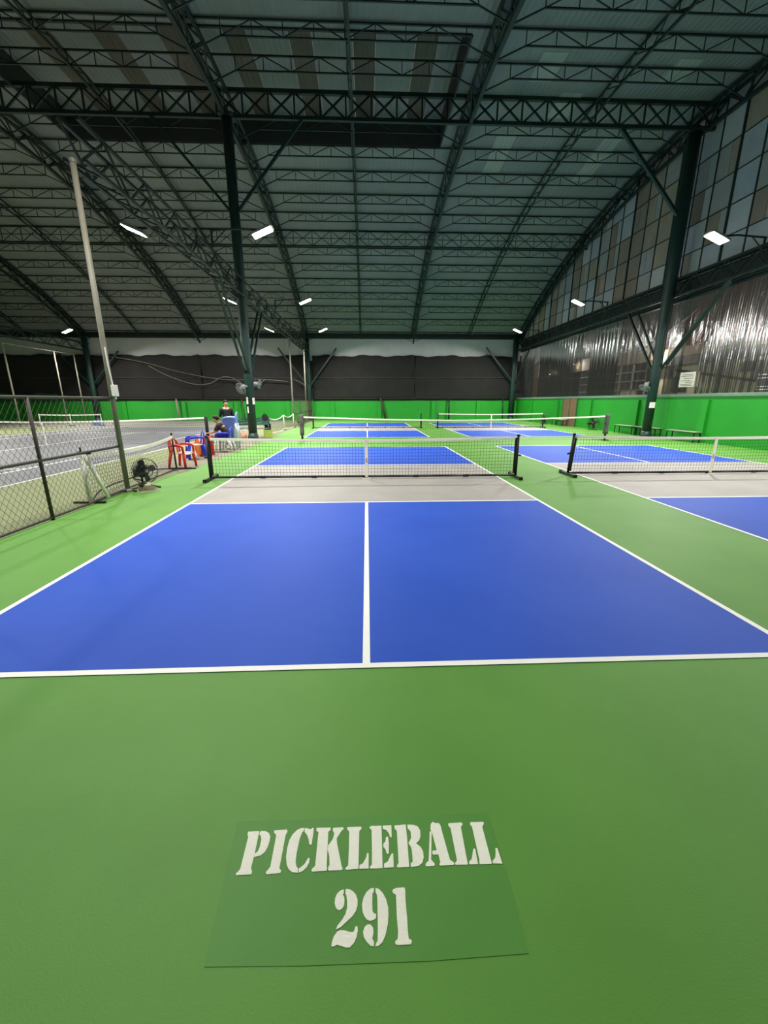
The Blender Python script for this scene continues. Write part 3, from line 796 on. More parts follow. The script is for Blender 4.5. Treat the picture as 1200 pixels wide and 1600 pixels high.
# lattice beams running away from the camera at lamp height
def lattice_beam(x, y0, y1, z0, z1, wd, label, xw=0.06):
    t = thing('lattice_beam', label, 'beam', (x, y1, z0))
    for s in (-1, 1):
        for z in (z0, z1):
            rod(t, 'chord', (x + s * wd, y0, z), (x + s * wd, y1, z), xw, STEEL_DARK)
    n = int((y1 - y0) / 0.75)
    for k in range(n):
        a, b = y0 + (y1 - y0) * k / n, y0 + (y1 - y0) * (k + 1) / n
        for s in (-1, 1):
            za, zb = (z0, z1) if (k % 2 == 0) == (s > 0) else (z1, z0)
            rod(t, 'diagonal_bar', (x + s * wd, a, za), (x + s * wd, b, zb), 0.035, STEEL_DARK)
        rod(t, 'lacing_bar', (x - wd, a, z0), (x + wd, b, z0), 0.03, STEEL_DARK)
    return t
lattice_beam(-5.22, 0.0, 29.9, 5.92, 6.55, 0.17, 'lattice beam beside the fan column carrying the paired floodlights')
rb_ = lattice_beam(13.72, 0.0, 29.9, 6.1, 6.8, 0.14, 'lattice beam along the right wall above the plastic curtain', 0.08)
rod(rb_, 'fascia', (XR + 0.06, YB, 6.38), (XR + 0.06, YF, 6.38), 0.10, STEEL_DARK, 0.86)
lattice_beam(-24.1, 8.0, 29.9, 5.92, 6.55, 0.17, 'lattice beam over the left boundary of the tennis court')

# ---------------------------------------------------------------- columns
def column(x, y, r0, r1, h, label, braces):
    t = thing('steel_column', label, 'column', (x, y, 0))
    MB().lathe([(r0 * 1.25, 0), (r0 * 1.22, 0.1), (r0 * 1.05, 0.3)], n=20).build('plinth', STEEL, t, smooth=True)
    MB().lathe([(r0, 0.0), (r0 * 1.0, 3.0), (r1, h * 0.6), (r1, h)], n=20).build('shaft', STEEL, t, smooth=True)
    MB().box(-r1 * 1.4, -r1 * 1.4, h - 0.05, r1 * 1.4, r1 * 1.4, h).build('head_plate', STEEL_DARK, t)
    for a, b, w in braces:
        rod(t, 'brace', a, b, w, STEEL)
    return t
col_left = column(-5.2, 10.2, 0.19, 0.2, 12.2, 'dark green round column with wall fans beside the green bench',
       [((-5.3, 10.3, 2.85), (-5.3, 13.2, 5.9), 0.08), ((-5.1, 10.3, 2.85), (-5.1, 13.2, 5.9), 0.08), ((-5.3, 10.1, 2.85), (-5.3, 7.2, 5.9), 0.08), ((-5.1, 10.1, 2.85), (-5.1, 7.2, 5.9), 0.08),
        ((-5.3, 10.2, 9.0), (-8.1, 10.2, 12.2), 0.1), ((-5.1, 10.2, 9.0), (-2.3, 10.2, 12.2), 0.1)])
col_right = column(13.42, 10.4, 0.2, 0.25, 12.2, 'dark green round column standing by the right side wall',
       [((13.55, 10.7, 2.85), (13.62, 13.6, 6.1), 0.09), ((13.8, 10.9, 3.3), (13.85, 13.2, 6.1), 0.07), ((13.55, 10.5, 2.9), (13.62, 7.4, 6.1), 0.09), ((13.8, 10.3, 3.3), (13.85, 7.6, 6.1), 0.07),
        ((13.3, 10.4, 9.2), (10.23, 10.25, 12.2), 0.12)])
column(-5.15, 29.62, 0.19, 0.19, 7.1, 'dark green column against the far wall behind the chain link fence',
       [((-5.0, 29.6, 3.1), (-2.6, 29.6, 6.2), 0.12), ((-5.3, 29.6, 3.1), (-7.7, 29.6, 6.2), 0.12), ((-5.15, 29.5, 3.1), (-5.15, 27.0, 5.9), 0.1)])
column(13.4, 29.55, 0.24, 0.24, 7.1, 'dark green column in the far right corner of the hall',
       [((13.3, 29.5, 3.4), (10.75, 29.6, 6.3), 0.12), ((13.5, 29.4, 3.2), (13.6, 26.6, 6.0), 0.1)])
column(-24.1, 29.6, 0.24, 0.24, 7.1, 'dark green column at the far left behind the thin poles',
       [((-24.0, 29.6, 3.1), (-21.4, 29.6, 5.9), 0.12), ((-24.2, 29.6, 3.1), (-26.6, 29.6, 5.9), 0.12)])

# ---------------------------------------------------------------- floodlights
def lamp(x, y, z, side, reach, label, group, power=1.0):
    """LED floodlight on an arm; side = direction the head points, reach = arm length back to the beam"""
    t = thing('floodlight', label, 'floodlight', (x, y, z), group=group)
    tilt = math.radians(22) * side
    hb = MB()
    outline = [(-0.36, -0.2), (0.28, -0.24), (0.38, -0.16), (0.38, 0.16), (0.28, 0.24), (-0.36, 0.2)]
    vs_ = [(u, v, w) for w in (0.0, 0.06) for u, v in outline] + [(u * 0.8, v * 0.6, 0.1) for u, v in outline]
    n = 6
    fs = [tuple(range(n))[::-1], tuple(range(2 * n, 3 * n))]
    for k in range(2):
        for j in range(n):
            fs.append((k * n + j, k * n + (j + 1) % n, (k + 1) * n + (j + 1) % n, (k + 1) * n + j))
    hb.add(vs_, fs)
    h = hb.build('housing', GALV, t)
    h.rotation_euler = (0, tilt * -1, 0)
    if side < 0:
        h.scale = (-1, 1, 1)
    l = MB().box(-0.32, -0.19, -0.02, 0.32, 0.19, -0.004).build('lens', LENS, t)
    l.rotation_euler = h.rotation_euler
    MB().tube([(-side * 0.25, 0, 0.06), (-side * 0.7, 0, 0.1), (-side * reach, 0, 0.04)], 0.032, 8).build('arm', STEEL_DARK, t)
    MB().tube([(-side * (reach - 0.05), 0, 0.04), (-side * (reach - 0.05), 0, -0.45)], 0.035, 8).build('bracket', STEEL_DARK, t)
    MB().tube([(-side * (reach - 0.05), 0, -0.35), (-side * (reach - 0.5), 0, 0.05)], 0.02, 6).build('strut', STEEL_DARK, t)
    li = bpy.data.lights.new('floodlight_beam', 'AREA')
    li.shape = 'RECTANGLE'
    li.size, li.size_y = 0.62, 0.36
    li.energy = LAMP_WATTS * power
    li.spread = math.radians(150)
    li.color = LAMP_COLOUR
    lo = bpy.data.objects.new('floodlight_beam', li)
    COL.objects.link(lo)
    lo.parent = t
    lo.rotation_euler = (0, -tilt, 0)
    lo.location = (0, 0, -0.024)
    return t
near = ['just outside the near end', 'nearest', 'middle', 'farthest']
for i, yy in enumerate((-3.1, 6.25, 15.65, 25.15)):
    lamp(11.9, yy, 7.0, -1, 1.75, 'lit floodlight on an arm from the right wall beam, ' + ('above the near court' if i == 0 else near[i] + ' of the three'), 'right wall floodlights', 0.6 if i == 0 else 1.0)
for i, yy in enumerate((-3.1, 6.35, 15.9, 25.3)):
    lamp(-7.4, yy, 7.0, -1, 2.0, 'lit floodlight over the tennis bay side of the centre beam, ' + ('above the near fence' if i == 0 else near[i] + ' of the three'), 'centre beam floodlights facing left', 0.45 if i == 0 else 1.0)
    lamp(-3.3, yy, 7.0, 1, 1.7, 'lit floodlight over the blue court side of the centre beam, ' + ('above the near court' if i == 0 else near[i] + ' of the three'), 'centre beam floodlights facing right', 0.45 if i == 0 else 1.0)
for i, yy in enumerate((-3.1, 6.4, 15.9, 25.1)):
    lamp(-22.4, yy, 6.8, 1, 1.6, 'lit floodlight at the left boundary beam, ' + ['far outside the near fence', 'over the near tennis baseline', 'over the tennis service line', 'in front of the far left column'][i], 'left boundary floodlights')

# ---------------------------------------------------------------- portable pickleball nets
def sag(x, half, h_end, h_mid):
    return h_mid + (h_end - h_mid) * (abs(x) / half) ** 1.6
def net_grid(half, h_end, h_mid, bottom, step, t):
    mb = MB()
    n = int(2 * half / step)
    for i in range(n + 1):
        x = -half + 2 * half * i / n
        mb.string((x, 0, bottom), (x, 0, sag(x, half, h_end, h_mid)), t)
    m = int((h_mid - bottom) / step)
    seg = 16
    for j in range(m + 1):
        f_ = j / m
        for k in range(seg):
            x0, x1 = -half + 2 * half * k / seg, -half + 2 * half * (k + 1) / seg
            z0 = bottom + (sag(x0, half, h_end, h_mid) - bottom) * f_
            z1 = bottom + (sag(x1, half, h_end, h_mid) - bottom) * f_
            mb.string((x0, 0, z0), (x1, 0, z1), t)
    return mb
def tape_band(half, h_end, h_mid, w, th=0.012, seg=24):
    """folded vinyl band: a thin sheet bent over the cord, open below"""
    mb = MB()
    prof = [(-th * 1.6, -w), (-th * 1.5, -w * 0.4), (-th, -0.012), (0.0, 0.0), (th, -0.012), (th * 1.5, -w * 0.4), (th * 1.6, -w)]
    n = len(prof)
    for k in range(seg + 1):
        x = -half + 2 * half * k / seg
        z = sag(x, half, h_end, h_mid)
        mb.v += [(x, py_, z + pz_) for py_, pz_ in prof]
    for k in range(seg):
        for j in range(n - 1):
            a = k * n + j
            mb.f.append((a, a + 1, a + n + 1, a + n))
    return mb
def portable_net(cx, cy, half, label, lean=(0, 0), step=0.07, string=0.0052, strap=True, netted=True):
    t = thing('portable_net', label, 'sports net', (cx, cy, 0), group='portable pickleball nets')
    g = half - 0.07
    if netted:
        o = net_grid(g, 0.9, 0.85, 0.075, step, string).build('net_mesh', NET_STRING, t)
        tag(o, None, None, None, 'stuff')
        tape_band(g, 0.925, 0.875, 0.058).build('top_tape', NET_TAPE, t)
    for k, s in enumerate((-1, 1)):
        ln = lean[k]
        p = MB().tube([(s * half, 0, 0.05), (s * half + ln, 0, 0.95)], 0.03, 10).build('net_post', BLACK, t, smooth=True)
        MB().bar((s * half - s * 0.035, 0, 0.1), (s * half + ln - s * 0.04, 0, 0.9), 0.06, 0.03).build('end_sleeve', BLACK_FABRIC, p)
        MB().lathe([(0.036, 0.93), (0.036, 0.965), (0.02, 0.975)], (s * half + ln, 0, 0), 12).build('post_cap', BLACK, p)
        MB().tube([(s * half + ln * 0.5, 0, 0.52), (s * half + s * 0.09 + ln * 0.5, 0, 0.5)], 0.02, 8).build('tension_knob', BLACK, p)
        MB().box(s * half - 0.035, -0.36, 0.012, s * half + 0.035, 0.36, 0.06).build('base_foot', BLACK, t, bevel=0.012)
        for e in (-1, 1):
            MB().box(s * half - 0.04, e * 0.36 - 0.025, 0.0, s * half + 0.04, e * 0.36 + 0.025, 0.07).build('foot_cap', BLACK_FABRIC, t, bevel=0.01)
    n = 6
    for k in range(n):
        x0, x1 = -half + 2 * half * k / n, -half + 2 * half * (k + 1) / n
        b = MB().tube([(x0, 0, 0.05), (x1, 0, 0.05)], 0.022, 8).build('bottom_bar', BLACK, t, smooth=True)
        if k:
            MB().tube([(x0 - 0.06, 0, 0.05), (x0 + 0.06, 0, 0.05)], 0.03, 8).build('joint_sleeve', BLACK_FABRIC, b)
    if strap:
        s_ = MB().box(-0.005, -0.03, 0.03, 0.065, -0.024, 0.88).build('centre_strap', NET_TAPE, t)
        MB().box(0.01, -0.033, 0.36, 0.05, -0.0295, 0.47).build('strap_print', mat('pink_print', (206, 176, 170), 0.7), s_)
        MB().box(-0.06, -0.08, 0.0, 0.12, 0.04, 0.018).build('strap_base', TAPE, t, bevel=0.005)
    if netted:
        MB().box(half - 0.85, -0.0215, 0.875, half - 0.5, -0.0185, 0.9).build('tape_label', mat('pale_label', (244, 244, 238), 0.6), t)
    return t
portable_net(-0.03, 0.12, 3.44, 'portable net with black posts across the nearest blue court')
portable_net(8.17, 0.35, 3.42, 'portable net across the near right court, cut by the frame edge', lean=(0.05, 0.0))
portable_net(0.05, 18.0, 3.5, 'bare portable net frame across the far court straight ahead', strap=False, netted=False)
portable_net(8.1, 18.0, 3.5, 'portable net across the far right court by the wall', step=0.09)

# tennis nets with padded posts
def tennis_net(cx, cy, half, label, wrap, post_h=1.07):
    t = thing('tennis_net', label, 'sports net', (cx, cy, 0))
    o = net_grid(half, 1.04, 0.88, 0.04, 0.075, 0.0045).build('net_mesh', NET_STRING, t)
    tag(o, None, None, None, 'stuff')
    tape_band(half, 1.07, 0.914, 0.06).build('top_tape', NET_TAPE, t)
    if not wrap:
        MB().box(-0.03, -0.02, 0.0, 0.03, -0.014, 0.91).build('centre_strap', TAPE, t)
    for s in (-1, 1):
        p = MB().tube([(s * (half + 0.07), 0, 0), (s * (half + 0.07), 0, post_h)], 0.045, 12).build('net_post', FENCE_DARK, t, smooth=True)
        if wrap:
            r = random.Random(s + 5)
            prof = [(0.1 + r.uniform(-0.015, 0.02), 0.3 + 0.82 * i / 10) for i in range(11)]
            MB().lathe([(0.05, 0.28)] + prof + [(0.04, 1.15)], (s * (half + 0.07), 0, 0), 12).build('post_padding', mat('worn_grey_padding', (84, 82, 78), 0.9, var=0.25, scale=9, bump=0.5, bscale=20), p, smooth=True)
            MB().box(s * (half + 0.07) - 0.14, -0.14, 0, s * (half + 0.07) + 0.14, 0.14, 0.03).build('base_plate', BLACK, p)
        else:
            MB().lathe([(0.065, 0.02), (0.065, 1.08), (0.05, 1.1)], (s * (half + 0.07), 0, 0), 12).build('post_padding', BLACK_FABRIC, p, smooth=True)
    return t
tennis_net(3.9, 8.95, 6.6, 'tennis net with wrapped posts between the near and far courts', True)
tennis_net(-12.98, 8.25, 6.4, 'long tennis net across the slate court in the left bay', False)

# ---------------------------------------------------------------- chain link fences
def chain_link(x, y0, y1, h, posts, label, pitch=0.1, wire=0.0055, mid=True):
    t = thing('chain_link_fence', label, 'fence', (x, y1, 0))
    L = y1 - y0
    mb = MB()
    ratio = 1.25
    z0, z1 = 0.05, h - 0.03
    H = (z1 - z0) / ratio
    k = -int(H / pitch) - 1
    while k * pitch < L:
        for sgn in (1, -1):
            a0 = k * pitch
            # line y = a0 + s, z = z0 + s*ratio  (or mirrored)
            s0, s1 = 0.0, H
            lo, hi = max(s0, -a0), min(s1, L - a0)
            if hi > lo:
                if sgn > 0:
                    p_, q_ = (0.006, -L + a0 + lo, z0 + lo * ratio), (0.006, -L + a0 + hi, z0 + hi * ratio)
                else:
                    p_, q_ = (-0.006, -L + a0 + lo, z1 - lo * ratio), (-0.006, -L + a0 + hi, z1 - hi * ratio)
                mb.string(p_, q_, wire)
        k += 1
    tag(mb.build('wire_mesh', WIRE, t), None, None, None, 'stuff')
    for nm, z, r in (('top_rail', h, 0.022), ('middle_rail', 0.88, 0.022), ('bottom_rail', 0.04, 0.018)):
        if nm == 'middle_rail' and not mid:
            continue
        MB().tube([(0, -L, z), (0, 0, z)], r, 8).build(nm, FENCE_DARK, t, smooth=True)
    for yp in posts:
        MB().tube([(0.0, yp - y1, 0), (0.0, yp - y1, h + 0.02)], 0.025, 10).build('fence_post', FENCE_DARK, t, smooth=True)
    return t
chain_link(-4.63, -8.9, -1.1, 1.75, (-8.9, -6.95, -5.0, -3.03), 'chain link fence with dark pipes along the left of the near court')
chain_link(-4.95, 19.55, 29.3, 1.78, (22.7, 29.2), 'chain link fence running to the far wall left of the far court', 0.16, 0.007)

# tall poles that carry the ball netting
def pole(x, y, h, r, label, box=False, m=GALV, group='tall netting poles'):
    t = thing('netting_pole', label, 'pole', (x, y, 0), group=group)
    MB().tube([(0, 0, 0), (0, 0, h)], r, 10).build('pipe', m, t, smooth=True)
    MB().lathe([(r * 1.8, 0), (r * 1.8, 0.03), (r * 1.1, 0.06)], n=12).build('foot_flange', m, t)
    MB().lathe([(r * 1.15, h - 0.02), (r * 1.15, h + 0.03), (r * 0.4, h + 0.05)], n=10).build('cap', m, t)
    if box:
        b = MB().box(0.03, -0.06, 1.78, 0.13, 0.0, 1.98).build('switch_box', PAPER, t, bevel=0.008)
        MB().tube([(0.06, -0.03, 1.98), (0.045, -0.045, 2.3), (0.035, -0.04, 2.62)], 0.012, 6).build('conduit', PAPER, t)
        MB().tube([(0.08, -0.03, 1.79), (0.08, -0.03, 1.73)], 0.014, 6).build('cable_gland', PAPER, b)
    return t
pole(-4.63, -1.06, 5.4, 0.045, 'tall galvanised pole with white switch box at the end of the fence', True)
pole(-4.93, 19.5, 5.6, 0.05, 'tall pale pole at the near end of the far chain link fence')
pole(-4.95, 25.9, 5.6, 0.05, 'tall pale pole near the far wall in the far chain link fence')
pole(-23.9, 20.8, 5.4, 0.05, 'thin pale pole at the left edge behind the tennis court')
pole(-23.9, 25.4, 5.4, 0.05, 'thin pale pole left of the far left column, middle of three')
pole(-23.9, 27.6, 5.4, 0.05, 'thin pale pole closest to the far left column')
o = MB().tube([(-23.9, 20.8, 5.42), (-23.9, 25.4, 5.4), (-23.9, 27.6, 5.4)], 0.025, 6).build('netting_rail', GALV)
tag(o, 'thin rail joining the tops of the three left poles', 'rail')

# poles leaning on or standing by the far wall
for (xa, za, xb, zb, r, m, lab) in ((1.3, 1.95, 1.75, 0.0, 0.09, FENCE_DARK, 'dark post leaning against the far green wall behind the centre court'),
        (7.65, 1.95, 7.65, 0.0, 0.07, BLACK, 'thin black post against the far green wall right of centre'),
        (-17.15, 1.9, -17.0, 0.0, 0.08, GALV, 'pale weathered post against the far wall behind the tennis net'),
        (-11.3, 1.9, -11.1, 0.0, 0.05, FENCE_DARK, 'thin post against the far wall right of the standing person'),
        (12.7, 1.9, 12.75, 0.0, 0.05, STEEL, 'slim dark post by the far right corner column')):
    t = thing('wall_post', lab, 'post', (xb, YF - 0.2, 0))
    MB().tube([(0, -0.1, 0), (xa - xb, 0.0, za)], r, 8).build('shaft', m, t, smooth=True)
    MB().lathe([(r * 1.5, 0), (r * 1.4, 0.04)], (0, -0.1, 0), 10).build('foot', m, t)

# drooping cables on the far netting
def cable(pts, r, label, m=None):
    P = [Vector(q) for q in pts]
    out = []
    for i in range(len(P) - 1):
        p0, p1, p2, p3 = P[max(i - 1, 0)], P[i], P[i + 1], P[min(i + 2, len(P) - 1)]
        for k in range(5):
            t = k / 5
            out.append(0.5 * ((2 * p1) + (p2 - p0) * t + (2 * p0 - 5 * p1 + 4 * p2 - p3) * t * t + (3 * p1 - p0 - 3 * p2 + p3) * t ** 3))
    out.append(P[-1])
    return tag(MB().tube(out, r, 6).build('cable', m or mat('dusty_cable', (96, 92, 84), 0.7), smooth=True), label, 'cable')
yc = YF - 0.42
cable([(-22.4, yc, 5.5), (-19.5, yc, 5.0), (-16.0, yc, 4.1), (-12.5, yc, 3.55), (-9.5, yc, 3.6), (-7.0, yc, 3.4)], 0.035, 'dusty cable stretched across the black netting at far left')
cable([(-19.0, yc - .06, 4.7), (-17.5, yc - .06, 3.9), (-15.5, yc - .06, 3.2), (-14.0, yc - .06, 3.2), (-12.8, yc - .06, 3.75), (-11.9, yc - .06, 3.7), (-10.8, yc - .06, 3.1), (-9.8, yc - .06, 3.05), (-9.0, yc - .06, 3.6)], 0.04, 'looped cable drooping on the black netting behind the tennis net')
cable([(-6.5, yc, 3.6), (-4.0 - 2, yc - .3, 3.4), (-5.5, yc - .4, 3.1)], 0.03, 'short cable from the fan column to the far fence')

# ---------------------------------------------------------------- low net closing the gap after the fence
WHITE_WRAP = mat('white_wrapped_tape', (240, 238, 228), 0.75, var=0.15, scale=12, bump=0.4, bscale=30)
dn = thing('divider_net', 'sagging low divider net between the tall pole and the red chair', 'sports net', (-4.75, 1.7, 0))
def dz(u):   # u along y from 0 (far) to 1 (near)
    return 0.74 + 0.1 * (2 * abs(u - 0.5)) ** 2 - 0.02
mb = MB()
LN = 3.75
for i in range(55):
    u = i / 54
    mb.string((-0.17 + 0.17 * u, -LN * u, 0.1), (-0.17 + 0.17 * u, -LN * u, dz(u)), 0.005)
for j in range(10):
    for k in range(12):
        u0, u1 = k / 12, (k + 1) / 12
        mb.string((-0.17 + 0.17 * u0, -LN * u0, 0.1 + (dz(u0) - 0.1) * j / 10), (-0.17 + 0.17 * u1, -LN * u1, 0.1 + (dz(u1) - 0.1) * j / 10), 0.005)
tag(mb.build('net_mesh', NET_STRING, dn), None, None, None, 'stuff')
mb = MB()
for k in range(16):
    u0, u1 = k / 16, (k + 1) / 16
    mb.bar((-0.17 + 0.17 * u0, -LN * u0, dz(u0)), (-0.17 + 0.17 * u1, -LN * u1, dz(u1)), 0.016, 0.07)
mb.build('top_tape', NET_TAPE, dn)
MB().tube([(-0.17, 0, 0), (-0.19, 0, 0.92)], 0.022, 8).build('far_post', BLACK, dn)
MB().box(-0.32, -0.03, 0.0, 0.32, 0.03, 0.035).build('far_foot', BLACK, dn, bevel=0.006)
MB().tube([(-0.17, -0.1, 0.03), (-0.5, -0.7, 0.1), (-0.45, -1.6, 0.06), (-0.25, -2.6, 0.12), (-0.15, -3.2, 0.1), (0.0, -3.65, 0.03)], 0.014, 6).build('bottom_tube', BLACK, dn)
MB().tube([(-0.1, -0.1, 0.03), (-0.02, -1.8, 0.03), (0.05, -3.65, 0.03)], 0.014, 6).build('bottom_tube', BLACK, dn)

st = thing('a_frame_stand', 'white wrapped A-shaped stand with black foot bar behind the chain link', 'stand', (-4.75, -2.0, 0))
MB().tube([(0.02, 0, 0.02), (0.0, 0.02, 0.4), (-0.02, 0.05, 0.84)], [0.034, 0.044, 0.042], 8).build('upright_leg', WHITE_WRAP, st, smooth=True)
MB().tube([(0.2, 0.2, 0.06), (0.1, 0.13, 0.45), (0.03, 0.05, 0.84)], [0.026, 0.034, 0.038], 8).build('slanted_leg', WHITE_WRAP, st, smooth=True)
MB().bar((-0.07, 0.04, 0.86), (0.12, 0.06, 0.86), 0.045, 0.05).build('top_bar', BLACK, st)
MB().tube([(-0.03, 0.05, 0.84), (-0.03, 0.05, 0.95)], 0.016, 8).build('top_peg', BLACK, st)
MB().box(-0.27, -0.025, 0.0, 0.26, 0.025, 0.035).build('foot_bar', BLACK, st, bevel=0.006)

# mini net along the gap beyond the bench
ROPE = mat('white_rope', (222, 222, 210), 0.7, var=0.05, scale=10)
rn = thing('rope_net', 'low net with sagging white rope on white posts beyond the bench', 'sports net', (-4.95, 12.3, 0))
ps = [(0.0, 0.0), (-0.08, 4.3), (0.05, 6.9)]
for px_, py_ in ps:
    MB().tube([(px_, py_, 0), (px_, py_, 0.9)], 0.035, 8).build('post', ROPE, rn, smooth=True)
    MB().box(px_ - 0.15, py_ - 0.05, 0, px_ + 0.15, py_ + 0.05, 0.03).build('post_foot', BLACK, rn)
for a in range(2):
    (xa, ya), (xb, yb) = ps[a], ps[a + 1]
    top, bot, mb = [], [], MB()
    for k in range(11):
        u = k / 10
        dip = 0.16 * (1 - (2 * u - 1) ** 2)
        top.append((xa + (xb - xa) * u, ya + (yb - ya) * u, 0.88 - dip))
        bot.append((xa + (xb - xa) * u, ya + (yb - ya) * u, 0.05 + 0.03 * math.sin(u * 7)))
    MB().tube(top, 0.025, 6).build('top_rope', ROPE, rn)
    MB().tube(bot, 0.022, 6).build('bottom_rope', ROPE, rn)
    for k in range(41):
        u = k / 40
        dip = 0.16 * (1 - (2 * u - 1) ** 2)
        mb.string((xa + (xb - xa) * u, ya + (yb - ya) * u, 0.05), (xa + (xb - xa) * u, ya + (yb - ya) * u, 0.88 - dip), 0.006)
    for j in range(1, 8):
        for k in range(10):
            A_, B_ = top[k], top[k + 1]
            mb.string((A_[0], A_[1], A_[2] * j / 8), (B_[0], B_[1], B_[2] * j / 8), 0.006)
    tag(mb.build('net_mesh', NET_STRING, rn), None, None, None, 'stuff')

# practice net far left and pale crate beside it
fn = thing('practice_net', 'white taped practice net behind the tennis court at far left', 'sports net', (-21.3, 22.0, 0))
o = net_grid(2.15, 0.78, 0.75, 0.1, 0.12, 0.007).build('net_mesh', NET_STRING, fn)
tag(o, None, None, None, 'stuff')
tape_band(2.15, 0.82, 0.78, 0.08).build('top_tape', NET_TAPE, fn)
for s in (-1, 0, 1):
    MB().tube([(s * 2.15, 0, 0), (s * 2.15, 0, 0.84)], 0.03, 8).build('post', TAPE, fn)
    MB().box(s * 2.15 - 0.04, -0.3, 0, s * 2.15 + 0.04, 0.3, 0.04).build('foot', FENCE_DARK, fn)
PALE_BLUE = mat('pale_blue_plastic', (128, 148, 196), 0.4, var=0.05, scale=4)
cr = thing('plastic_crate', 'pale blue plastic crate by the practice net at far left', 'crate', (-19.75, 22.55, 0))
for bx in ((-0.3, -0.2, 0, 0.3, -0.17, 0.34), (-0.3, 0.17, 0, 0.3, 0.2, 0.34), (-0.3, -0.17, 0, -0.27, 0.17, 0.34), (0.27, -0.17, 0, 0.3, 0.17, 0.34)):
    MB().box(*bx).build('side', PALE_BLUE, cr)
MB().box(-0.27, -0.17, 0, 0.27, 0.17, 0.02).build('bottom', PALE_BLUE, cr)
MB().torus((0, 0, 0.34), 0.22, 0.03, 'Z', 16, 6).build('rim', PALE_BLUE, cr)

# ---------------------------------------------------------------- fans
FAN_GREY = mat('grey_fan_plastic', (128, 134, 136), 0.45, var=0.06, scale=6)
def fan_head(parent, c, R, material, blades=5, blade_mat=None, wires=22, motor=0.13):
    """guard, blades, hub and motor facing local -Y at c"""
    cx, cy, cz = c
    g = MB()
    for rr, yy in ((R, 0.0), (R * 0.97, -0.05), (R * 0.5, -0.075)):
        g.torus((cx, cy + yy, cz), rr, R * 0.022, 'Y', 32, 5)
    for k in range(wires):
        a = 2 * math.pi * k / wires
        pts = [(cx + r_ * math.cos(a), cy + y_, cz + r_ * math.sin(a)) for r_, y_ in ((R * 0.14, -0.085), (R * 0.6, -0.07), (R * 0.97, -0.04), (R * 0.97, 0.04), (R * 0.5, 0.08))]
        g.tube(pts, R * 0.009, 4, False)
    g.build('guard', material, parent)
    bl = blade_mat or material
    for k in range(blades):
        a = 2 * math.pi * k / blades + 0.3
        mb = MB()
        prof = [(0.12, -0.10, 0.10), (0.4, -0.2, 0.17), (0.7, -0.27, 0.2), (0.88, -0.22, 0.14)]
        vs_ = []
        for r_, w0, w1 in prof:
            for w, dy in ((w0, -0.018), (w1, 0.018)):
                u, v = r_ * R, w * R
                x = u * math.cos(a) - v * math.sin(a)
                z = u * math.sin(a) + v * math.cos(a)
                vs_.append((cx + x, cy + dy, cz + z))
                vs_.append((cx + x, cy + dy + 0.005, cz + z))
        fs = []
        for q in range(3):
            b0, b1 = q * 4, q * 4 + 4
            fs += [(b0, b1, b1 + 2, b0 + 2), (b0 + 1, b0 + 3, b1 + 3, b1 + 1), (b0, b0 + 1, b1 + 1, b1), (b0 + 2, b1 + 2, b1 + 3, b0 + 3)]
        fs += [(0, 2, 3, 1), (12, 13, 15, 14)]
        mb.add(vs_, fs)
        mb.build('blade', bl, parent)
    MB().lathe([(R * 0.1, -0.09), (R * 0.15, -0.06), (R * 0.15, 0.0)], (cx, cy, cz), 14, 'Y').build('hub', material, parent, smooth=True)
    MB().lathe([(motor * 0.8, 0.03), (motor, 0.06), (motor, 0.2), (motor * 0.6, 0.26)], (cx, cy, cz), 16, 'Y').build('motor', material, parent, smooth=True)
def floor_fan(x, y, rz, R, zc, label):
    t = thing('floor_fan', label, 'fan', (x, y, 0), rz)
    fan_head(t, (0, 0, zc), R, BLACK, 4)
    MB().lathe([(0.02, -0.095), (0.03, -0.09)], (0, 0, zc), 10, 'Y').build('badge', GALV, t)
    MB().tube([(0, 0.12, zc - 0.1), (0, 0.14, 0.12), (0, 0.12, 0.03)], 0.02, 8).build('stem', BLACK, t)
    MB().tube([(-0.24, -0.05, 0.02), (-0.22, 0.2, 0.02), (0, 0.26, 0.025), (0.22, 0.2, 0.02), (0.24, -0.05, 0.02)], 0.018, 8).build('base_loop', BLACK, t)
    MB().tube([(-R * 0.6, 0.08, zc - 0.03), (-R * 0.65, 0.13, zc - 0.14), (0, 0.13, zc - 0.2)], 0.012, 6).build('yoke', BLACK, t)
    return t
floor_fan(-4.36, -0.88, math.radians(56), 0.25, 0.37, 'black floor fan at the foot of the tall galvanised pole')
floor_fan(13.6, 15.55, math.radians(-40), 0.34, 0.42, 'black floor fan against the green side wall near the wrapped post')
floor_fan(13.55, 22.4, math.radians(-30), 0.3, 0.36, 'black floor fan farthest along the green side wall')
floor_fan(-4.5, 20.1, math.radians(10), 0.3, 0.36, 'black floor fan by the far chain link fence')

def wall_fan(mount, rz, R, label, tilt, arm=0.28):
    t = thing('wall_fan', label, 'fan', mount, rz)
    h = bpy.data.objects.new('fan_head', None)
    MB().lathe([(0.05, -0.02), (0.06, 0.02), (0.05, 0.04)], (0, 0, 0), 10, 'Y').build('wall_bracket', FAN_GREY, t)
    MB().tube([(0, 0, 0), (0, -arm * 0.6, 0.02), (0, -arm, 0.06)], 0.025, 8).build('arm', FAN_GREY, t)
    fan_head(t, (0, -arm - 0.2, 0.06), R, FAN_GREY, 3, wires=28, motor=0.09)
    bpy.data.objects.remove(h)
    t.rotation_euler = (tilt, 0, rz)
    return t
wall_fan((-5.28, 10.0, 2.32), math.radians(-32), 0.25, 'grey fan tilted down on the front of the left column', math.radians(28), 0.1)
wall_fan((-5.02, 10.25, 2.4), math.radians(97), 0.2, 'grey fan on the right side of the left column', math.radians(8), 0.05)
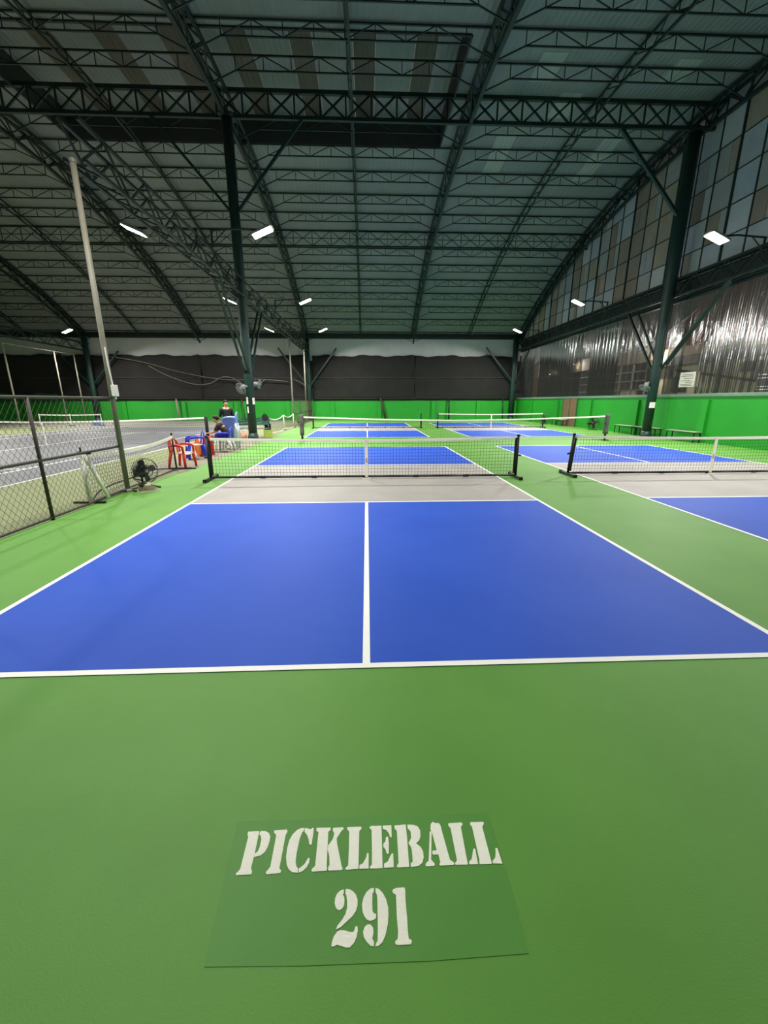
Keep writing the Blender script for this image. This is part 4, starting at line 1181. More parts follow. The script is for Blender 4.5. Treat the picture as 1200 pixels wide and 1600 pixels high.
wall_fan((13.23, 10.5, 2.5), math.radians(-75), 0.26, 'white grey fan on the left side of the right column', math.radians(60), 0.08)

# papers taped to the columns
def note(pos, w, h, rz, label, lines=0):
    t = thing('paper_notice', label, 'notice', pos, rz)
    MB().box(-w / 2, -0.004, -h / 2, w / 2, 0.0, h / 2).build('sheet', PAPER, t)
    for k in range(lines):
        MB().box(-w * 0.35, -0.0055, h * (0.3 - 0.2 * k), w * 0.35, -0.0042, h * (0.34 - 0.2 * k)).build('printed_line', mat('grey_print', (120, 118, 114), 0.7), t)
note((-5.27, 9.985, 1.72), 0.09, 0.3, math.radians(-20), 'narrow white strip notice high on the left column')
note((-5.27, 9.985, 1.33), 0.06, 0.28, math.radians(-20), 'thin white strip notice low on the left column')
note((-5.02, 10.07, 1.7), 0.12, 0.28, math.radians(50), 'white card notice on the right face of the left column', 3)
note((13.36, 10.195, 1.5), 0.24, 0.26, math.radians(-15), 'square white paper taped to the right column', 0)

# ---------------------------------------------------------------- plastic chairs
RED = mat('red_plastic', (206, 38, 34), 0.35, var=0.05, scale=6)
BLUE = mat('blue_plastic', (36, 44, 196), 0.35, var=0.05, scale=6)
CREAM = mat('cream_plastic', (226, 206, 186), 0.4, var=0.05, scale=6)
ORANGE = mat('orange_plastic', (238, 104, 24), 0.35, var=0.05, scale=6)
STACK_BLUE = mat('periwinkle_plastic', (122, 140, 214), 0.4, var=0.05, scale=6)
PALE_LEG = mat('pale_plastic', (212, 216, 222), 0.45, var=0.05, scale=6)
def plastic_chair(name, label, body, panel, leg, loc, rz, group=None, cat='chair'):
    """moulded armchair facing local +Y"""
    t = thing(name, label, cat, loc, rz, group)
    # seat: dished slab with rounded front
    mb = MB()
    n = 8
    rows = []
    for i in range(n + 1):
        v = -0.21 + 0.44 * i / n
        row = []
        for j in range(n + 1):
            u = -0.23 + 0.46 * j / n
            z = 0.425 - 0.018 * (1 - (u / 0.23) ** 2) + 0.012 * (i / n) - (0.03 if i == n else 0)
            row.append((u * (0.9 + 0.1 * i / n), v, z))
        rows.append(row)
    vs_ = [q for r_ in rows for q in r_] + [(q[0], q[1], q[2] - 0.022) for r_ in rows for q in r_]
    fs, m_ = [], (n + 1) * (n + 1)
    for i in range(n):
        for j in range(n):
            a = i * (n + 1) + j
            fs += [(a, a + 1, a + n + 2, a + n + 1), (m_ + a, m_ + a + n + 1, m_ + a + n + 2, m_ + a + 1)]
    ring = [j for j in range(n + 1)] + [i * (n + 1) + n for i in range(1, n + 1)] + [n * (n + 1) + j for j in range(n - 1, -1, -1)] + [i * (n + 1) for i in range(n - 1, 0, -1)]
    for k in range(len(ring)):
        a, b = ring[k], ring[(k + 1) % len(ring)]
        fs.append((a, m_ + a, m_ + b, b))
    mb.add(vs_, fs)
    mb.build('seat', panel if panel is CREAM else body, t, smooth=True)
    # back: rounded hoop frame, vertical slats and a centre panel
    hoop = []
    for k in range(13):
        a = math.pi * k / 12
        u, w = -0.225 * math.cos(a), math.sin(a) ** 0.6 if math.sin(a) > 0 else 0
        z = 0.42 + 0.4 * w
        hoop.append((u, -0.2 - 0.16 * (z - 0.42), z))
    b = MB().tube(hoop, 0.022, 8).build('back_frame', body, t, smooth=True)
    for u in (-0.15, -0.1, 0.1, 0.15):
        top = 0.42 + 0.4 * (1 - (u / 0.225) ** 2) ** 0.3 - 0.01
        MB().bar((u, -0.205, 0.41), (u * 0.95, -0.2 - 0.16 * (top - 0.42), top), 0.03, 0.012).build('back_slat', body, b)
    MB().add([(-0.075, -0.215, 0.43), (0.075, -0.215, 0.43), (0.085, -0.268, 0.79), (-0.085, -0.268, 0.79), (-0.075, -0.2, 0.43), (0.075, -0.2, 0.43), (0.085, -0.252, 0.79), (-0.085, -0.252, 0.79)],
             [(0, 3, 2, 1), (4, 5, 6, 7), (0, 1, 5, 4), (1, 2, 6, 5), (2, 3, 7, 6), (3, 0, 4, 7)]).build('back_panel', panel, t)
    for s in (-1, 1):
        MB().tube([(s * 0.225, -0.24, 0.62), (s * 0.262, -0.1, 0.645), (s * 0.268, 0.12, 0.64), (s * 0.26, 0.2, 0.6), (s * 0.245, 0.21, 0.43)], [0.024, 0.034, 0.038, 0.036, 0.032], 8).build('armrest', body, t, smooth=True)
        MB().tube([(s * 0.225, 0.19, 0.43), (s * 0.25, 0.22, 0.2), (s * 0.262, 0.235, 0.0)], [0.05, 0.043, 0.034], 6).build('leg', leg, t, smooth=True)
        MB().tube([(s * 0.205, -0.2, 0.43), (s * 0.23, -0.25, 0.2), (s * 0.245, -0.28, 0.0)], [0.05, 0.043, 0.034], 6).build('leg', leg, t, smooth=True)
    return t
R_ = math.radians
red_chair = plastic_chair('plastic_chair', 'red plastic armchair with cream back panel beside the green court', RED, CREAM, RED, (-4.86, 1.98, 0.0027), R_(-100))
red_chair.scale = (0.92, 0.92, 0.92)
plastic_chair('plastic_chair', 'empty royal blue plastic armchair behind the red chair', BLUE, CREAM, BLUE, (-5.22, 3.75, 0.0027), R_(120))
plastic_chair('plastic_chair', 'blue plastic armchair with pale legs that the seated person uses', BLUE, BLUE, PALE_LEG, (-4.93, 5.5, 0.0027), R_(95))
base = None
N_STACK = 10
for k in range(N_STACK):
    if base is None:
        base = plastic_chair('stacked_chair', '', STACK_BLUE, STACK_BLUE, PALE_LEG, (-5.0, 6.35, 0.0027), R_(98), 'stacked periwinkle chairs')
        c = base
    else:
        c = copy_tree(base)
        c.location = (-5.0 + 0.006 * k, 6.35 + random.uniform(-0.004, 0.004), 0.0027 + 0.054 * k)
    c['label'] = ('periwinkle plastic chair at the bottom of the tall stack' if k == 0 else
                  'periwinkle plastic chair at the top of the tall stack' if k == N_STACK - 1 else
                  'periwinkle plastic chair in the tall stack, ' + ORD[k] + ' from the floor')
# red stool and orange tub
st = thing('plastic_stool', 'red plastic stool standing behind the near net post', 'stool', (-5.2, 4.62, 0.0027), R_(15))
MB().box(-0.15, -0.15, 0.55, 0.15, 0.15, 0.585).build('seat', RED, st, bevel=0.02)
MB().box(-0.145, -0.145, 0.3, 0.145, 0.145, 0.55).build('apron', RED, st, bevel=0.01)
for a in (-1, 1):
    for b in (-1, 1):
        MB().bar((a * 0.12, b * 0.12, 0.5), (a * 0.17, b * 0.17, 0.0), 0.075, 0.06).build('leg', RED, st)
    MB().bar((a * 0.13, -0.14, 0.28), (a * 0.13, 0.14, 0.28), 0.03).build('stretcher', RED, st)
tb = thing('round_tub', 'orange round tub stood on edge beside the red stool', 'tub', (-5.3, 4.3, 0.0027), R_(-50))
MB().lathe([(0.27, -0.06), (0.28, -0.05), (0.24, 0.06), (0.22, 0.07)], (0, 0, 0.285), 24, 'Y').build('shell', ORANGE, tb, smooth=True)
MB().torus((0, -0.06, 0.285), 0.27, 0.014, 'Y', 28, 6).build('rim', ORANGE, tb, smooth=True)

# ---------------------------------------------------------------- green park bench with things around it
BENCH_GREEN = mat('dark_green_bench_paint', (24, 88, 66), 0.5, var=0.12, scale=5)
pb = thing('park_bench', 'green slatted park bench with backrest behind the left column', 'bench', (-5.4, 11.1, 0.0027), R_(18))
for k in range(4):
    MB().box(-0.78, -0.28 + 0.12 * k, 0.42, 0.78, -0.18 + 0.12 * k, 0.45).build('seat_slat', mat('grey_bench_slat', (98, 100, 92), 0.6, var=0.1, scale=5), pb, bevel=0.005)
for k in range(3):
    MB().add([(-0.78, 0.22 + 0.03 * k, 0.58 + 0.12 * k), (0.78, 0.22 + 0.03 * k, 0.58 + 0.12 * k), (0.78, 0.245 + 0.03 * k, 0.685 + 0.12 * k), (-0.78, 0.245 + 0.03 * k, 0.685 + 0.12 * k),
              (-0.78, 0.245 + 0.03 * k, 0.575 + 0.12 * k), (0.78, 0.245 + 0.03 * k, 0.575 + 0.12 * k), (0.78, 0.27 + 0.03 * k, 0.68 + 0.12 * k), (-0.78, 0.27 + 0.03 * k, 0.68 + 0.12 * k)],
             [(0, 1, 2, 3), (7, 6, 5, 4), (0, 4, 5, 1), (1, 5, 6, 2), (2, 6, 7, 3), (3, 7, 4, 0)]).build('back_slat', BENCH_GREEN, pb)
for s in (-1, 1):
    x = s * 0.76
    MB().bar((x, -0.28, 0), (x, -0.28, 0.64), 0.05).build('front_leg', BLACK, pb)
    MB().bar((x, 0.3, 0), (x, 0.2, 0.45), 0.05).build('rear_leg', BLACK, pb)
    MB().bar((x, 0.2, 0.45), (x, 0.33, 0.95), 0.05).build('back_post', BLACK, pb)
    MB().bar((x, -0.3, 0.64), (x, 0.26, 0.66), 0.06, 0.03).build('armrest', BLACK, pb)
    MB().bar((x, -0.26, 0.36), (x, 0.28, 0.05), 0.03).build('side_brace', BLACK, pb)
bag = thing('black_bag', 'black bag slung over the back of the green bench', 'bag', (-4.95, 11.62, 0.0027), R_(18))
MB().ellipsoid((0, 0, 0.8), (0.2, 0.1, 0.28)).build('pouch', BLACK_FABRIC, bag, smooth=True)
MB().tube([(-0.1, -0.03, 1.0), (-0.02, -0.08, 1.14), (0.1, -0.03, 1.02)], 0.02, 6).build('strap', BLACK_FABRIC, bag)
MB().ellipsoid((0.06, 0.02, 0.3), (0.14, 0.1, 0.3)).build('lower_pocket', BLACK_FABRIC, bag, smooth=True)
bx = thing('lime_box', 'lime green box under the right end of the green bench', 'box', (-4.72, 11.1, 0.0027), R_(18))
LIME = mat('lime_plastic', (176, 196, 92), 0.5, var=0.06, scale=5)
MB().box(-0.2, -0.14, 0, 0.2, 0.14, 0.33).build('body', LIME, bx, bevel=0.015)
MB().box(-0.21, -0.15, 0.33, 0.21, 0.15, 0.37).build('lid', LIME, bx, bevel=0.01)
MB().box(-0.06, -0.16, 0.2, 0.06, -0.14, 0.24).build('handle', LIME, bx)
PINK = mat('pink_cloth', (216, 140, 126), 0.8, var=0.12, scale=9)
pk = thing('pink_bag', 'pale pink drawstring bag on the floor left of the bench', 'bag', (-5.62, 10.1, 0.0027))
MB().ellipsoid((0, 0, 0.17), (0.17, 0.15, 0.17)).build('sack', PINK, pk, smooth=True)
MB().lathe([(0.05, 0.3), (0.03, 0.34), (0.07, 0.4)], n=10).build('gathered_neck', PINK, pk, smooth=True)
MB().tube([(-0.04, 0, 0.34), (-0.1, 0, 0.24), (-0.13, -0.06, 0.1)], 0.008, 5).build('drawstring', TAPE, pk)
for i, (dx, dy, lab) in enumerate(((0.0, 0.0, 'red drinks bottle under the green bench, nearer the column'), (-0.28, -0.05, 'red drinks bottle under the green bench, nearer the pink bag'))):
    bt = thing('drinks_bottle', lab, 'bottle', (-5.5 + dx, 10.75 + dy, 0.0027), group='red bottles under the bench')
    MB().lathe([(0.04, 0), (0.045, 0.02), (0.045, 0.2), (0.02, 0.25), (0.018, 0.27)], n=14).build('body', RED, bt, smooth=True)
    MB().lathe([(0.022, 0.27), (0.022, 0.3), (0.018, 0.305)], n=12).build('cap', PAPER, bt)

# shoes in front of the floor fan
SHOE = mat('khaki_shoe_fabric', (112, 100, 78), 0.8, var=0.2, scale=20)
SOLE = mat('pale_shoe_sole', (206, 200, 186), 0.7)
def shoe(x, y, rz, label):
    t = thing('sports_shoe', label, 'shoe', (x, y, 0.0), rz, 'shoes by the floor fan')
    t.scale = (1.1, 1.15, 1.6)
    out = [(-0.13, 0.0, 0.036), (-0.1, 0.0, 0.042), (-0.02, 0.0, 0.037), (0.06, 0.0, 0.047), (0.11, 0.0, 0.042), (0.145, 0.0, 0.018)]
    def ring(z, f_, dx=0):
        l_ = [(x_ * f_ + dx, w * f_, z) for x_, _, w in out] + [(x_ * f_ + dx, -w * f_, z) for x_, _, w in reversed(out)]
        return l_
    mb = MB()
    rs = [ring(0, 1), ring(0.028, 1.02)]
    mb.add(rs[0] + rs[1], [tuple(range(12))[::-1], tuple(range(12, 24))] + [(j, (j + 1) % 12, 12 + (j + 1) % 12, 12 + j) for j in range(12)])
    mb.build('sole', SOLE, t)
    mb = MB()
    hs = {-0.13: 0.09, -0.1: 0.1, -0.02: 0.095, 0.06: 0.065, 0.11: 0.05, 0.145: 0.036}
    lo = ring(0.028, 0.98)
    hi = [(q[0] * 0.94 + (-0.004), q[1] * 0.6, hs[o_[0]]) for q, o_ in zip(lo, out + list(reversed(out)))]
    mb.add(lo + hi, [tuple(range(12, 24))] + [(j, (j + 1) % 12, 12 + (j + 1) % 12, 12 + j) for j in range(12)])
    mb.build('upper', SHOE, t, smooth=True)
    MB().box(-0.02, -0.022, 0.07, 0.07, 0.022, 0.1).build('laces', SOLE, t, bevel=0.01)
    MB().lathe([(0.042, 0.085), (0.044, 0.104), (0.03, 0.106), (0.02, 0.098)], (-0.072, 0, 0), 14).build('collar', BLACK_FABRIC, t, smooth=True)
shoe(-4.22, -1.16, R_(35), 'khaki sports shoe in front of the floor fan, nearer the camera')
shoe(-4.25, -1.02, R_(22), 'khaki sports shoe tucked close under the floor fan')

# ---------------------------------------------------------------- benches along the right wall
TOPB = mat('pale_bench_board', (176, 184, 160), 0.55, var=0.08, scale=6)
def low_bench(xc, y0, y1, label):
    t = thing('low_bench', label, 'bench', (xc, (y0 + y1) / 2, 0), group='low benches along the green wall')
    h = (y1 - y0) / 2
    for k in range(2):
        MB().box(-0.15 + 0.16 * k, -h, 0.42, -0.01 + 0.16 * k, h, 0.445).build('seat_board', TOPB, t, bevel=0.004)
    for s in (-1, 1):
        for e in (-1, 1):
            MB().bar((s * 0.13, e * (h - 0.06), 0), (s * 0.13, e * (h - 0.06), 0.42), 0.035).build('leg', BLACK, t)
        MB().bar((s * 0.13, -h + 0.04, 0.405), (s * 0.13, h - 0.04, 0.405), 0.03).build('side_rail', BLACK, t)
    for e in (-1, 1):
        MB().bar((-0.13, e * (h - 0.06), 0.405), (0.13, e * (h - 0.06), 0.405), 0.03).build('end_rail', BLACK, t)
low_bench(13.8, 11.85, 13.45, 'low bench by the green wall, just beyond the right column')
low_bench(13.82, 10.1, 11.7, 'low bench partly hidden behind the right column')
low_bench(13.72, 7.6, 9.3, 'low bench by the green wall on the near side of the right column')
low_bench(13.75, 19.4, 21.2, 'low bench in front of the brown door')

# signs fixed to the curtain
sg = thing('white_sign', 'white printed sign hanging on the clear curtain right of the column', 'sign', (XR + 0.02, 9.22, 2.28))
MB().box(-0.015, -0.44, 0, 0.0, 0.44, 0.62).build('board', mat('white_sign_board', (206, 204, 192), 0.6, var=0.05, scale=4), sg)
INK = mat('grey_sign_ink', (112, 108, 100), 0.7)
for z, a, b in ((0.52, -0.3, 0.3), (0.45, -0.36, 0.36), (0.36, -0.36, 0.2), (0.27, -0.2, 0.36), (0.2, -0.36, 0.1), (0.12, -0.3, 0.36), (0.06, -0.36, 0.3)):
    MB().box(-0.018, a, z - 0.013, -0.0145, b, z + 0.013).build('print_line', INK, sg)
ds = thing('dark_sign', 'dark sign board with pale lines behind the curtain at right edge', 'sign', (XR + 0.3, 5.7, 1.99))
MB().box(-0.02, -0.75, 0.0, 0.02, 0.45, 0.72).build('board', mat('charcoal_board', (52, 52, 58), 0.6), ds)
for z, a, b in ((0.62, -0.75, 0.4), (0.5, -0.75, 0.4), (0.2, -0.2, 0.38), (0.1, -0.2, 0.38)):
    MB().box(-0.025, a, z - 0.015, -0.0195, b, z + 0.015).build('print_line', PAPER, ds)
for yy in (-0.7, 0.4):
    MB().bar((0, yy, -1.99), (0, yy, 0.1), 0.04).build('sign_leg', BLACK, ds)

# ---------------------------------------------------------------- neighbouring yard seen through the curtain
tag(MB().box(XR + 0.2, YB - 2, -0.2, 30, YF + 14, -0.02).build('yard_ground', OUT_GROUND), 'concrete yard outside the plastic curtain', None, None, 'structure')
nb = thing('neighbour_house', 'cream neighbour building with dark window seen through the plastic curtain', 'building', (19.0, 13, 0))
CREAM_WALL = mat('cream_render', (196, 184, 156), 0.8, var=0.1, scale=1)
DARK_IN = mat('dark_interior', (36, 34, 34), 0.7)
MB().box(0, -16, 0, 0.3, 5.6, 3.9).build('wall', CREAM_WALL, nb)
MB().box(-0.5, -16, 3.75, -0.3, 5.6, 4.25).build('beam', mat('dark_brown_timber', (62, 50, 44), 0.7, var=0.15, scale=3), nb)
for k in range(4):
    ya = -10.1 + k * 5.0
    p_ = MB().box(-0.4, ya, 0, -0.25, ya + 0.12, 3.8).build('post', MATS['dark_brown_timber'], nb)
MB().box(-0.45, -16, 4.25, -0.35, 5.6, 4.75).build('fascia', mat('tan_fascia', (150, 128, 104), 0.8, var=0.12, scale=2), nb)
for k in range(15):
    ya = -16 + k * 1.42
    MB().add([(-0.5, ya + 0.02, 4.75), (-0.5, ya + 1.4, 4.75), (4.0, ya + 1.4, 9.4), (4.0, ya + 0.02, 9.4), (-0.5, ya + 0.02, 4.8), (-0.5, ya + 1.4, 4.8), (4.0, ya + 1.4, 9.45), (4.0, ya + 0.02, 9.45)],
             [(0, 1, 2, 3), (7, 6, 5, 4), (0, 4, 5, 1), (1, 5, 6, 2), (2, 6, 7, 3), (3, 7, 4, 0)]).build('roof_sheet', corrugated_mat('rust_red_roof_sheet', (136, 84, 68), 1.5, 0.7, 0.2, 0.6, (0, 0, R_(90))) if 'rust_red_roof_sheet' not in MATS else MATS['rust_red_roof_sheet'], nb)
for ya, w_, z0, h_ in ((-2.7, 0.85, 2.7, 0.9), (-1.7, 0.8, 3.1, 0.5), (-6.5, 1.4, 2.3, 1.2), (2.6, 1.2, 2.2, 0.9)):
    w0 = MB().box(-0.05, ya, z0, 0.02, ya + w_, z0 + h_).build('window', DARK_IN, nb)
    MB().box(-0.08, ya + w_ / 2 - 0.03, z0, -0.05, ya + w_ / 2 + 0.03, z0 + h_).build('window_bar', CREAM_WALL, w0)
MB().bar((-0.06, 3.6, 3.5), (-0.06, -2.5, 2.55), 0.08, 0.14).build('pipe_run', MATS['dark_brown_timber'], nb)

def yard_lamp(x, y, z, label, watts=420):
    t = thing('yard_lamp', label, 'lamp', (x, y, z), group='yard lamps outside the curtain')
    MB().tube([(0.4, 0, 0.1), (0.1, 0, 0.14), (0.0, 0, 0.08)], 0.02, 6).build('arm', BLACK, t)
    MB().lathe([(0.03, 0.08), (0.05, 0.05), (0.11, 0.0)], n=14).build('shade', BLACK, t, smooth=True)
    MB().ellipsoid((0, 0, -0.01), (0.045, 0.045, 0.055), 10, 6).build('bulb', LENS, t, smooth=True)
    li = bpy.data.lights.new('bulb_light', 'POINT')
    li.energy = watts
    li.shadow_soft_size = 0.06
    li.color = (1.0, 0.93, 0.82)
    lo = bpy.data.objects.new('bulb_light', li)
    COL.objects.link(lo)
    lo.parent = t
    lo.location = (0, 0, -0.09)
yard_lamp(18.35, 28.45, 4.85, 'small lit bulb lamp on the shed seen through the curtain')
yard_lamp(18.35, 33.2, 4.3, 'small lit bulb lamp at the far end of the shed through the curtain', 160)
yard_lamp(18.18, 17.6, 4.35, 'added fill bulb lamp on the neighbour building, hidden behind the right column', 480)  # unseen lamp, added to brighten the yard behind the curtain
yard_lamp(18.18, 7.0, 4.35, 'added fill bulb lamp on the neighbour building, unseen beyond the right edge', 480)  # second added lamp out of view, fills light onto the cream wall

shd = thing('storage_shed', 'dark shed front with grid of rails seen through the plastic curtain', 'shed', (19.0, 29, 0))
MB().box(0.6, -9.8, 0, 0.8, 11, 5.0).build('back_wall', mat('shed_dark_wall', (58, 56, 52), 0.8, var=0.2, scale=1), shd)  # back wall in one dark, slightly varied grey
for k in range(6):
    MB().box(0.0, -9.6, 0.55 + 0.62 * k, 0.06, 2.5, 0.61 + 0.62 * k).build('rail', GALV, shd)
for k in range(9):
    MB().box(-0.02, -9.6 + 1.5 * k, 0, 0.08, -9.52 + 1.5 * k, 4.2).build('upright', GALV, shd)
MB().box(-0.3, -9.8, 4.2, 0.6, 11, 5.1).build('fascia', mat('shed_fascia', (124, 112, 96), 0.8, var=0.1, scale=1), shd)
MB().box(0.3, -8.0, 1.0, 0.58, -6.4, 2.4).build('stored_board', CREAM_WALL, shd)
MB().box(0.2, 3.4, 0.3, 0.58, 5.6, 2.6).build('tarpaulin', mat('blue_tarpaulin', (40, 98, 140), 0.6, var=0.2, scale=2), shd)
MB().box(-0.1, 8.0, 0.0, 0.5, 10.5, 4.2).build('timber_door', mat('orange_brown_timber', (130, 84, 52), 0.7, var=0.15, scale=2), shd)
MB().add([(-0.4, -9.8, 5.1), (-0.4, 11, 5.1), (4.0, 11, 8.6), (4.0, -9.8, 8.6), (-0.4, -9.8, 5.16), (-0.4, 11, 5.16), (4.0, 11, 8.66), (4.0, -9.8, 8.66)],
         [(0, 1, 2, 3), (7, 6, 5, 4), (0, 4, 5, 1), (1, 5, 6, 2), (2, 6, 7, 3), (3, 7, 4, 0)]).build('roof', mat('grey_shed_roof', (104, 98, 92), 0.7, var=0.15, scale=1), shd)

# ---------------------------------------------------------------- people
SKIN = mat('skin', (196, 146, 116), 0.55, var=0.05, scale=12)
HAIR = mat('dark_hair', (24, 20, 18), 0.7, var=0.2, scale=40)
NAVY = mat('navy_black_shirt', (24, 26, 36), 0.85, var=0.15, scale=14)
TROUSER = mat('charcoal_trousers', (44, 44, 50), 0.85, var=0.12, scale=14)
BROWN_TOP = mat('dark_brown_top', (54, 42, 36), 0.85, var=0.15, scale=14)
SHORTS = mat('blue_shorts', (34, 44, 150), 0.8, var=0.1, scale=14)
EYE = mat('eye', (30, 24, 22), 0.3)
def skin_mesh(name, nodes, edges, material, parent, root, levels=2):
    """one continuous surface grown around a skeleton of joints"""
    names = list(nodes)
    me = bpy.data.meshes.new(name)
    me.from_pydata([nodes[n_][0] for n_ in names], [(names.index(a), names.index(b)) for a, b in edges], [])
    o = bpy.data.objects.new(name, me)
    COL.objects.link(o)
    mo = o.modifiers.new('skin', 'SKIN')
    mo.use_smooth_shade = True
    for i, n_ in enumerate(names):
        r = nodes[n_][1]
        sv = me.skin_vertices[0].data[i]
        sv.radius = r if isinstance(r, tuple) else (r, r)
        sv.use_root = (n_ == root)
    su = o.modifiers.new('subdivision', 'SUBSURF')
    su.levels = su.render_levels = levels
    dg = bpy.context.evaluated_depsgraph_get()
    ev = o.evaluated_get(dg)
    nm = bpy.data.meshes.new_from_object(ev)
    nm.materials.clear()
    nm.materials.append(material)
    nm.polygons.foreach_set('use_smooth', [True] * len(nm.polygons))
    o.modifiers.clear()
    o.data = nm
    bpy.data.meshes.remove(me)
    o.parent = parent
    return o
def hand_nodes(nd, ed, tag_, wrist, dirv, side):
    """palm and five unequal bent fingers"""
    d = Vector(dirv).normalized()
    s = Vector(side).normalized()
    b = d.cross(s).normalized()
    w = Vector(wrist)
    palm = w + d * 0.045
    nd[tag_ + 'palm'] = (tuple(palm), (0.036, 0.02))
    ed.append((tag_ + 'wrist', tag_ + 'palm'))
    for k, (off, ln) in enumerate(((-0.03, 0.06), (-0.01, 0.072), (0.01, 0.068), (0.03, 0.054))):
        a = palm + d * 0.04 + s * off
        m_ = a + d * ln * 0.55 + b * 0.008
        e = a + d * ln * 0.85 + b * 0.03
        nd[tag_ + 'f%da' % k] = (tuple(a), 0.0095)
        nd[tag_ + 'f%db' % k] = (tuple(m_), 0.0085)
        nd[tag_ + 'f%dc' % k] = (tuple(e), 0.0075)
        ed += [(tag_ + 'palm', tag_ + 'f%da' % k), (tag_ + 'f%da' % k, tag_ + 'f%db' % k), (tag_ + 'f%db' % k, tag_ + 'f%dc' % k)]
    a = w + d * 0.03 - s * 0.045 + b * 0.01
    e = a + d * 0.04 - s * 0.02 + b * 0.012
    nd[tag_ + 'ta'] = (tuple(a), 0.011)
    nd[tag_ + 'tb'] = (tuple(e), 0.009)
    ed += [(tag_ + 'palm', tag_ + 'ta'), (tag_ + 'ta', tag_ + 'tb')]
def head_nodes(nd, ed, neck_top, up, fwd):
    u, f_ = Vector(up).normalized(), Vector(fwd).normalized()
    n0 = Vector(neck_top)
    nd['jaw'] = (tuple(n0 + u * 0.045 + f_ * 0.035), (0.056, 0.06))
    nd['face'] = (tuple(n0 + u * 0.105 + f_ * 0.025), (0.074, 0.085))
    nd['crown'] = (tuple(n0 + u * 0.165 + f_ * 0.005), (0.074, 0.084))
    nd['nose'] = (tuple(n0 + u * 0.095 + f_ * 0.118), 0.012)
    ed += [('neck', 'jaw'), ('jaw', 'face'), ('face', 'crown'), ('face', 'nose')]
    return n0, u, f_
def head_details(t, n0, u, f_, hair_back=0.0):
    s = u.cross(f_).normalized()
    c = n0 + u * 0.145 - f_ * 0.012
    hb = MB()
    hb.ellipsoid((0, 0, 0), (0.088, 0.1, 0.092), 16, 10)
    keep = []
    M = Matrix((s, f_, u)).transposed()
    hb.v = [tuple(c + M @ Vector((q[0], q[1] - 0.012 if q[2] > -0.02 else q[1] - 0.03, q[2] + (0.012 if q[1] < 0.03 else 0.035)))) for q in hb.v]
    hb.build('hair', HAIR, t, smooth=True)
    for e in (-1, 1):
        p_ = n0 + u * 0.118 + f_ * 0.104 + s * e * 0.03
        MB().ellipsoid(tuple(p_), (0.011, 0.011, 0.008), 8, 6).build('eye', EYE, t, smooth=True)
        p_ = n0 + u * 0.1 + f_ * 0.005 + s * e * 0.082
        MB().ellipsoid(tuple(p_), (0.016, 0.014, 0.03), 8, 6).build('ear', SKIN, t, smooth=True)
    a, b = n0 + u * 0.058 + f_ * 0.098 - s * 0.022, n0 + u * 0.058 + f_ * 0.098 + s * 0.022
    MB().tube([tuple(a), tuple((a + b) / 2 + f_ * 0.006), tuple(b)], 0.006, 6).build('mouth', mat('lips', (160, 92, 84), 0.5), t)

# person standing, facing right, hands clasped low in front
ps_ = thing('person', 'person standing in a dark V-neck shirt behind the stacked chairs', 'person', (-5.6, 8.05, 0.0027), R_(-150))
nd = {'pelvis': ((0, 0, 0.93), (0.15, 0.11)), 'waist': ((0, 0.0, 1.08), (0.135, 0.1)), 'chest': ((0, 0.01, 1.27), (0.16, 0.115)), 'collar': ((0, -0.005, 1.4), (0.09, 0.075)), 'neck': ((0, 0.0, 1.47), 0.052)}
ed = [('pelvis', 'waist'), ('waist', 'chest'), ('chest', 'collar'), ('collar', 'neck')]
n0, u_, f_ = head_nodes(nd, ed, (0, 0.005, 1.49), (0, 0.05, 1), (0, 1, 0.02))
for s in (-1, 1):
    L_ = 'L' if s < 0 else 'R'
    nd[L_ + 'sho'] = ((s * 0.185, -0.005, 1.375), 0.066)
    nd[L_ + 'elb'] = ((s * 0.245, -0.06, 1.1), 0.046)
    nd[L_ + 'wrist'] = ((s * 0.13, -0.17, 0.93), 0.03)
    ed += [('collar', L_ + 'sho'), (L_ + 'sho', L_ + 'elb'), (L_ + 'elb', L_ + 'wrist')]
    hand_nodes(nd, ed, L_, (s * 0.13, -0.17, 0.93), (-s * 0.7, 0.05, -0.5), (0, 0.3, 1))
    nd[L_ + 'hip'] = ((s * 0.095, 0, 0.86), 0.088)
    nd[L_ + 'knee'] = ((s * 0.11, 0.015, 0.49), 0.058)
    nd[L_ + 'ank'] = ((s * 0.12, -0.02, 0.09), 0.038)
    nd[L_ + 'ball'] = ((s * 0.135, 0.1, 0.035), (0.042, 0.03))
    nd[L_ + 'toe'] = ((s * 0.14, 0.17, 0.03), (0.036, 0.022))
    ed += [('pelvis', L_ + 'hip'), (L_ + 'hip', L_ + 'knee'), (L_ + 'knee', L_ + 'ank'), (L_ + 'ank', L_ + 'ball'), (L_ + 'ball', L_ + 'toe')]
skin_mesh('body', nd, ed, SKIN, ps_, 'pelvis')
g = lambda k, e: (nd[k][0], tuple(v + e for v in (nd[k][1] if isinstance(nd[k][1], tuple) else (nd[k][1],) * 2)))
sn = {k: g(k, 0.028) for k in ('pelvis', 'waist', 'chest', 'collar', 'Lsho', 'Rsho')}
for s, L_ in ((-1, 'L'), (1, 'R')):
    a, b = Vector(nd[L_ + 'sho'][0]), Vector(nd[L_ + 'elb'][0])
    sn[L_ + 'slv'] = (tuple(a + (b - a) * 1.1), (0.064, 0.064))
skin_mesh('shirt', sn, [('pelvis', 'waist'), ('waist', 'chest'), ('chest', 'collar'), ('collar', 'Lsho'), ('collar', 'Rsho'), ('Lsho', 'Lslv'), ('Rsho', 'Rslv')], NAVY, ps_, 'pelvis')
tn = {'pelvis': ((0, 0, 0.9), (0.168, 0.128))}
te = []
